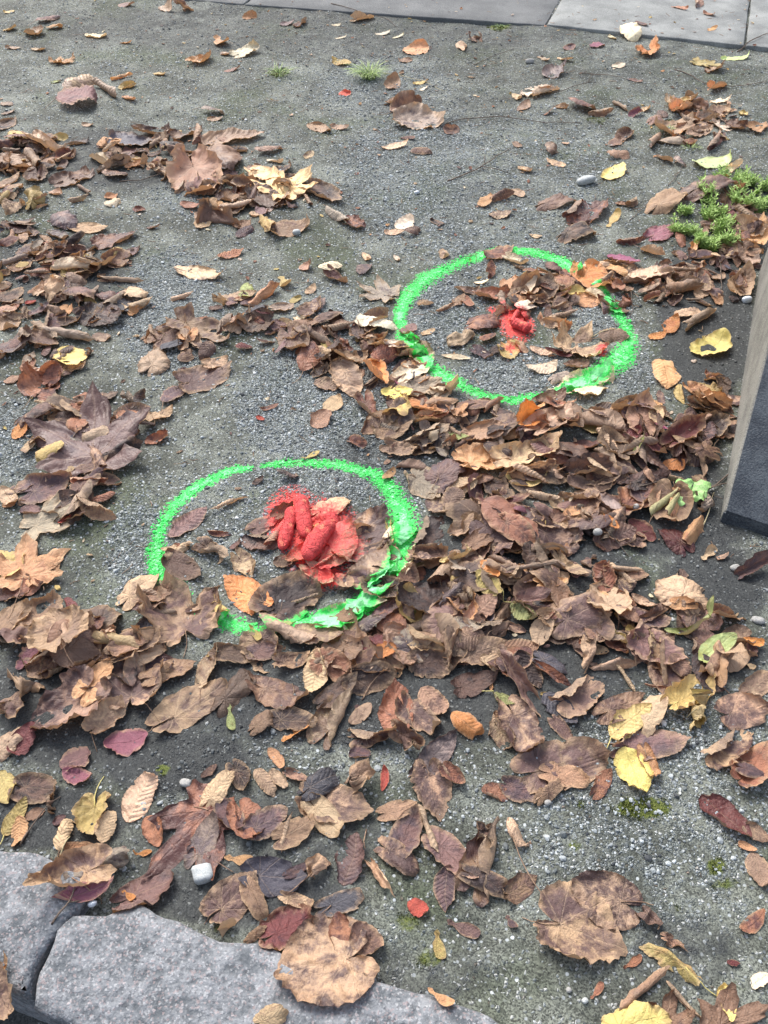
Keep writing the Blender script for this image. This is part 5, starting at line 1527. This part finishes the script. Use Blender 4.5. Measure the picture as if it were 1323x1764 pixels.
# ================= plants =================
def leaflet(P, d, n_, L, w_):
    s_ = np.cross(d, n_); s_ /= np.linalg.norm(s_)+1e-9
    a = P; pts = [a, a+d*L*.35+s_*w_*.5, a+d*L*.75+s_*w_*.42, a+d*L, a+d*L*.75-s_*w_*.42, a+d*L*.35-s_*w_*.5, a+d*L*.5+n_*L*-.08]
    return pts
def weed(cx, cy, rx, ry, n, label):
    c = G(cx, cy); k_ = FPX/(c[1]*sa+CAMH*ca); ex = rx/k_; ey = (G(cx, cy-ry)[1]-G(cx, cy+ry)[1])/2
    lv, lf, sv_, sf_ = [], [], [], []
    for i in range(n):
        r = math.sqrt(U()); a = U(0, 6.28); x = c[0]+ex*r*math.cos(a); y = c[1]+ey*r*math.sin(a)
        if noise(x, y, .03, 71) < .56: continue
        z = float(hget(np.array([x]), np.array([y]))[0]); hgt_ = U(.008, .045)*(1.1-.4*r); lean = np.array([math.cos(a)*.5*r+U(-.4, .4), math.sin(a)*.5*r+U(-.4, .4), 1]); lean /= np.linalg.norm(lean)
        p0 = np.array([x, y, z-.002]); p1 = p0+lean*hgt_; w_ = .0005; m = len(sv_)
        for q in (p0, p1): sv_ += [q+[w_, 0, 0]-np.array([c[0], c[1], 0]), q+[-w_, w_, 0]-np.array([c[0], c[1], 0]), q+[0, -w_, 0]-np.array([c[0], c[1], 0])]
        for j in range(3): sf_.append((m+j, m+(j+1) % 3, m+3+(j+1) % 3, m+3+j))
        for t in np.arange(.35, 1.01, .16):
            b = U(0, 6.28)
            for o_ in (0, 3.14):
                d = np.array([math.cos(b+o_), math.sin(b+o_), U(.1, 1.3)]); d /= np.linalg.norm(d); nn_ = np.array([-d[0]*.5, -d[1]*.5, 1])
                m = len(lv); lv += [q-np.array([c[0], c[1], 0]) for q in leaflet(p0+(p1-p0)*t, d, nn_, U(.008, .019), U(.002, .0042))]
                lf += [(m, m+1, m+6), (m+1, m+2, m+6), (m+2, m+3, m+6), (m+3, m+4, m+6), (m+4, m+5, m+6), (m+5, m, m+6)]
    m = len(lv); lf += [tuple(i+m for i in f[:3]) for f in sf_]+[(f[0]+m, f[2]+m, f[3]+m) for f in sf_]; lv += sv_
    link('weed_clump', mesh_np('weed_clump', np.array(lv), np.array(lf), [M_WEED]), loc=(c[0], c[1], 0.), label=label, category='weed', group='low green weeds by the sloping stone')
weed(1210,402,52,34,900, 'brighter, larger clump of green weed, lower one by the sloping stone')
weed(1265,340,62,30,800, 'upper clump of green weed, behind the dark red curled leaf')
weed(1313,325,22,25,300, 'green weed patch cut by the right edge')
def tuft(cx, cy, n, hh, sp, label):
    c = G(cx, cy); V = []; F = []
    for i in range(n):
        a = U(0, 6.28); r = U(0, sp); p = np.array([c[0]+math.cos(a)*r, c[1]+math.sin(a)*r*.8, float(gh(c[0], c[1]))-.002]); b = a+U(-.7, .7); L = hh*U(.5, 1.2); dd_ = np.array([math.cos(b), math.sin(b), 0]); s_ = np.array([-dd_[1], dd_[0], 0]); w_ = U(.0008, .0015); m = len(V)
        for j in range(7):
            t = j/6; q = p+dd_*L*(t**1.4)*.8+np.array([0, 0, 1])*L*(t-.62*t*t)*.9; ww_ = w_*(1-t**2*.9); V += [q+s_*ww_, q-s_*ww_, q+np.array([0, 0, -ww_*.6])]
        for j in range(6):
            for e in range(3): F.append((m+j*3+e, m+j*3+(e+1) % 3, m+j*3+3+(e+1) % 3, m+j*3+3+e))
    V = np.array(V); o_ = np.array([c[0], c[1], 0])
    link('grass_tuft', mesh_np('grass_tuft', V-o_, np.array(F), [M_GRASS]), loc=o_, label=label, category='grass tuft')
tuft(636,130,150,.10,.03, 'spiky green grass tuft alone on the upper ground')
tuft(480,130,50,.06,.035, 'small sparse grass tuft left of the spiky one')
tuft(862,45,40,.022,.03, 'tiny grass sprouts along the dark paving edge')
tuft(1152,222,30,.022,.015, 'little grass sprout left of the leaf heap at upper right')
tuft(1190,255,34,.025,.03, 'little grass sprout behind the yellow green leaf')
# seedling with pale green lobed leaves
def seedling():
    c = G(1185, 858); z = float(hget(c[:1], c[1:2])[0])
    root = link('seedling', None, loc=(c[0], c[1], z), label='pale green seedling with wavy leaves near the sloping stone corner', category='plant')
    for px, py, qx_, qy_, ww_ in ((1186,856,1168,838,.7),(1190,856,1215,843,.6),(1192,866,1212,862,.8),(1186,864,1163,874,.75),(1180,846,1187,838,.8)):
        a = G(px, py)-c; b = G(qx_, qy_)-c; d = b-a; L = np.linalg.norm(d[:2])*1.25; d = d/np.linalg.norm(d); s_ = np.array([-d[1], d[0], 0]); V = []; F = []; nu, nv = 14, 6
        for i in range(nu+1):
            t = i/nu; hw = (math.sin(math.pi*min(1, t*.93+.05))**.7)*ww_*L/2*(1+.14*math.sin(t*19))
            for j in range(nv+1):
                q = -1+2*j/nv; V.append(a+d*L*t+s_*hw*q+np.array([0, 0, .012+.010*math.sin(t*3)-.004*abs(q)+.0025*math.sin(t*17+q*3)]))
        for i in range(nu):
            for j in range(nv): m = i*(nv+1)+j; F.append((m, m+nv+1, m+nv+2, m+1))
        link('leaf', mesh_np('leaf', np.array(V), np.array(F), [M_SEED]), root)
    tube('stem', [(0, 0, -.004), (.002, .001, .006), (0, 0, .016)], .0011, .0008, M_SEED, root, 6)
seedling()
# moss cushions
mv, mf = [], []
for cx, cy, rx, ry, st in MOSS:
    if st < .45: continue
    c = G(cx, cy); k_ = FPX/(c[1]*sa+CAMH*ca); ex = rx/k_; ey = (G(cx, cy-ry)[1]-G(cx, cy+ry)[1])/2
    for i in range(int(5200*ex*ey*3.14*100*st)):
        r = math.sqrt(U()); a = U(0, 6.28); x = c[0]+ex*r*math.cos(a); y = c[1]+ey*r*math.sin(a)
        if noise(x, y, .012, 72) < .56: continue
        z = float(gh(x, y)); b = U(0, 6.28); d = np.array([math.cos(b), math.sin(b), 0])*U(.0006, .0013); m = len(mv)
        mv += [np.array([x, y, z])+d, np.array([x, y, z])-d, np.array([x, y, z])+np.array([U(-.001, .001), U(-.001, .001), U(.001, .0032)])]; mf.append((m, m+1, m+2))
M_MOSS = simple('moss', (.06, .08, .015), (.17, .19, .04), 200., .9, .0005)
link('moss', mesh_np('moss', np.array(mv), np.array(mf), [M_MOSS], smooth=False), kind='stuff', label='small cushions of olive moss on the grit', category='moss')
print('objects', len(bpy.data.objects))
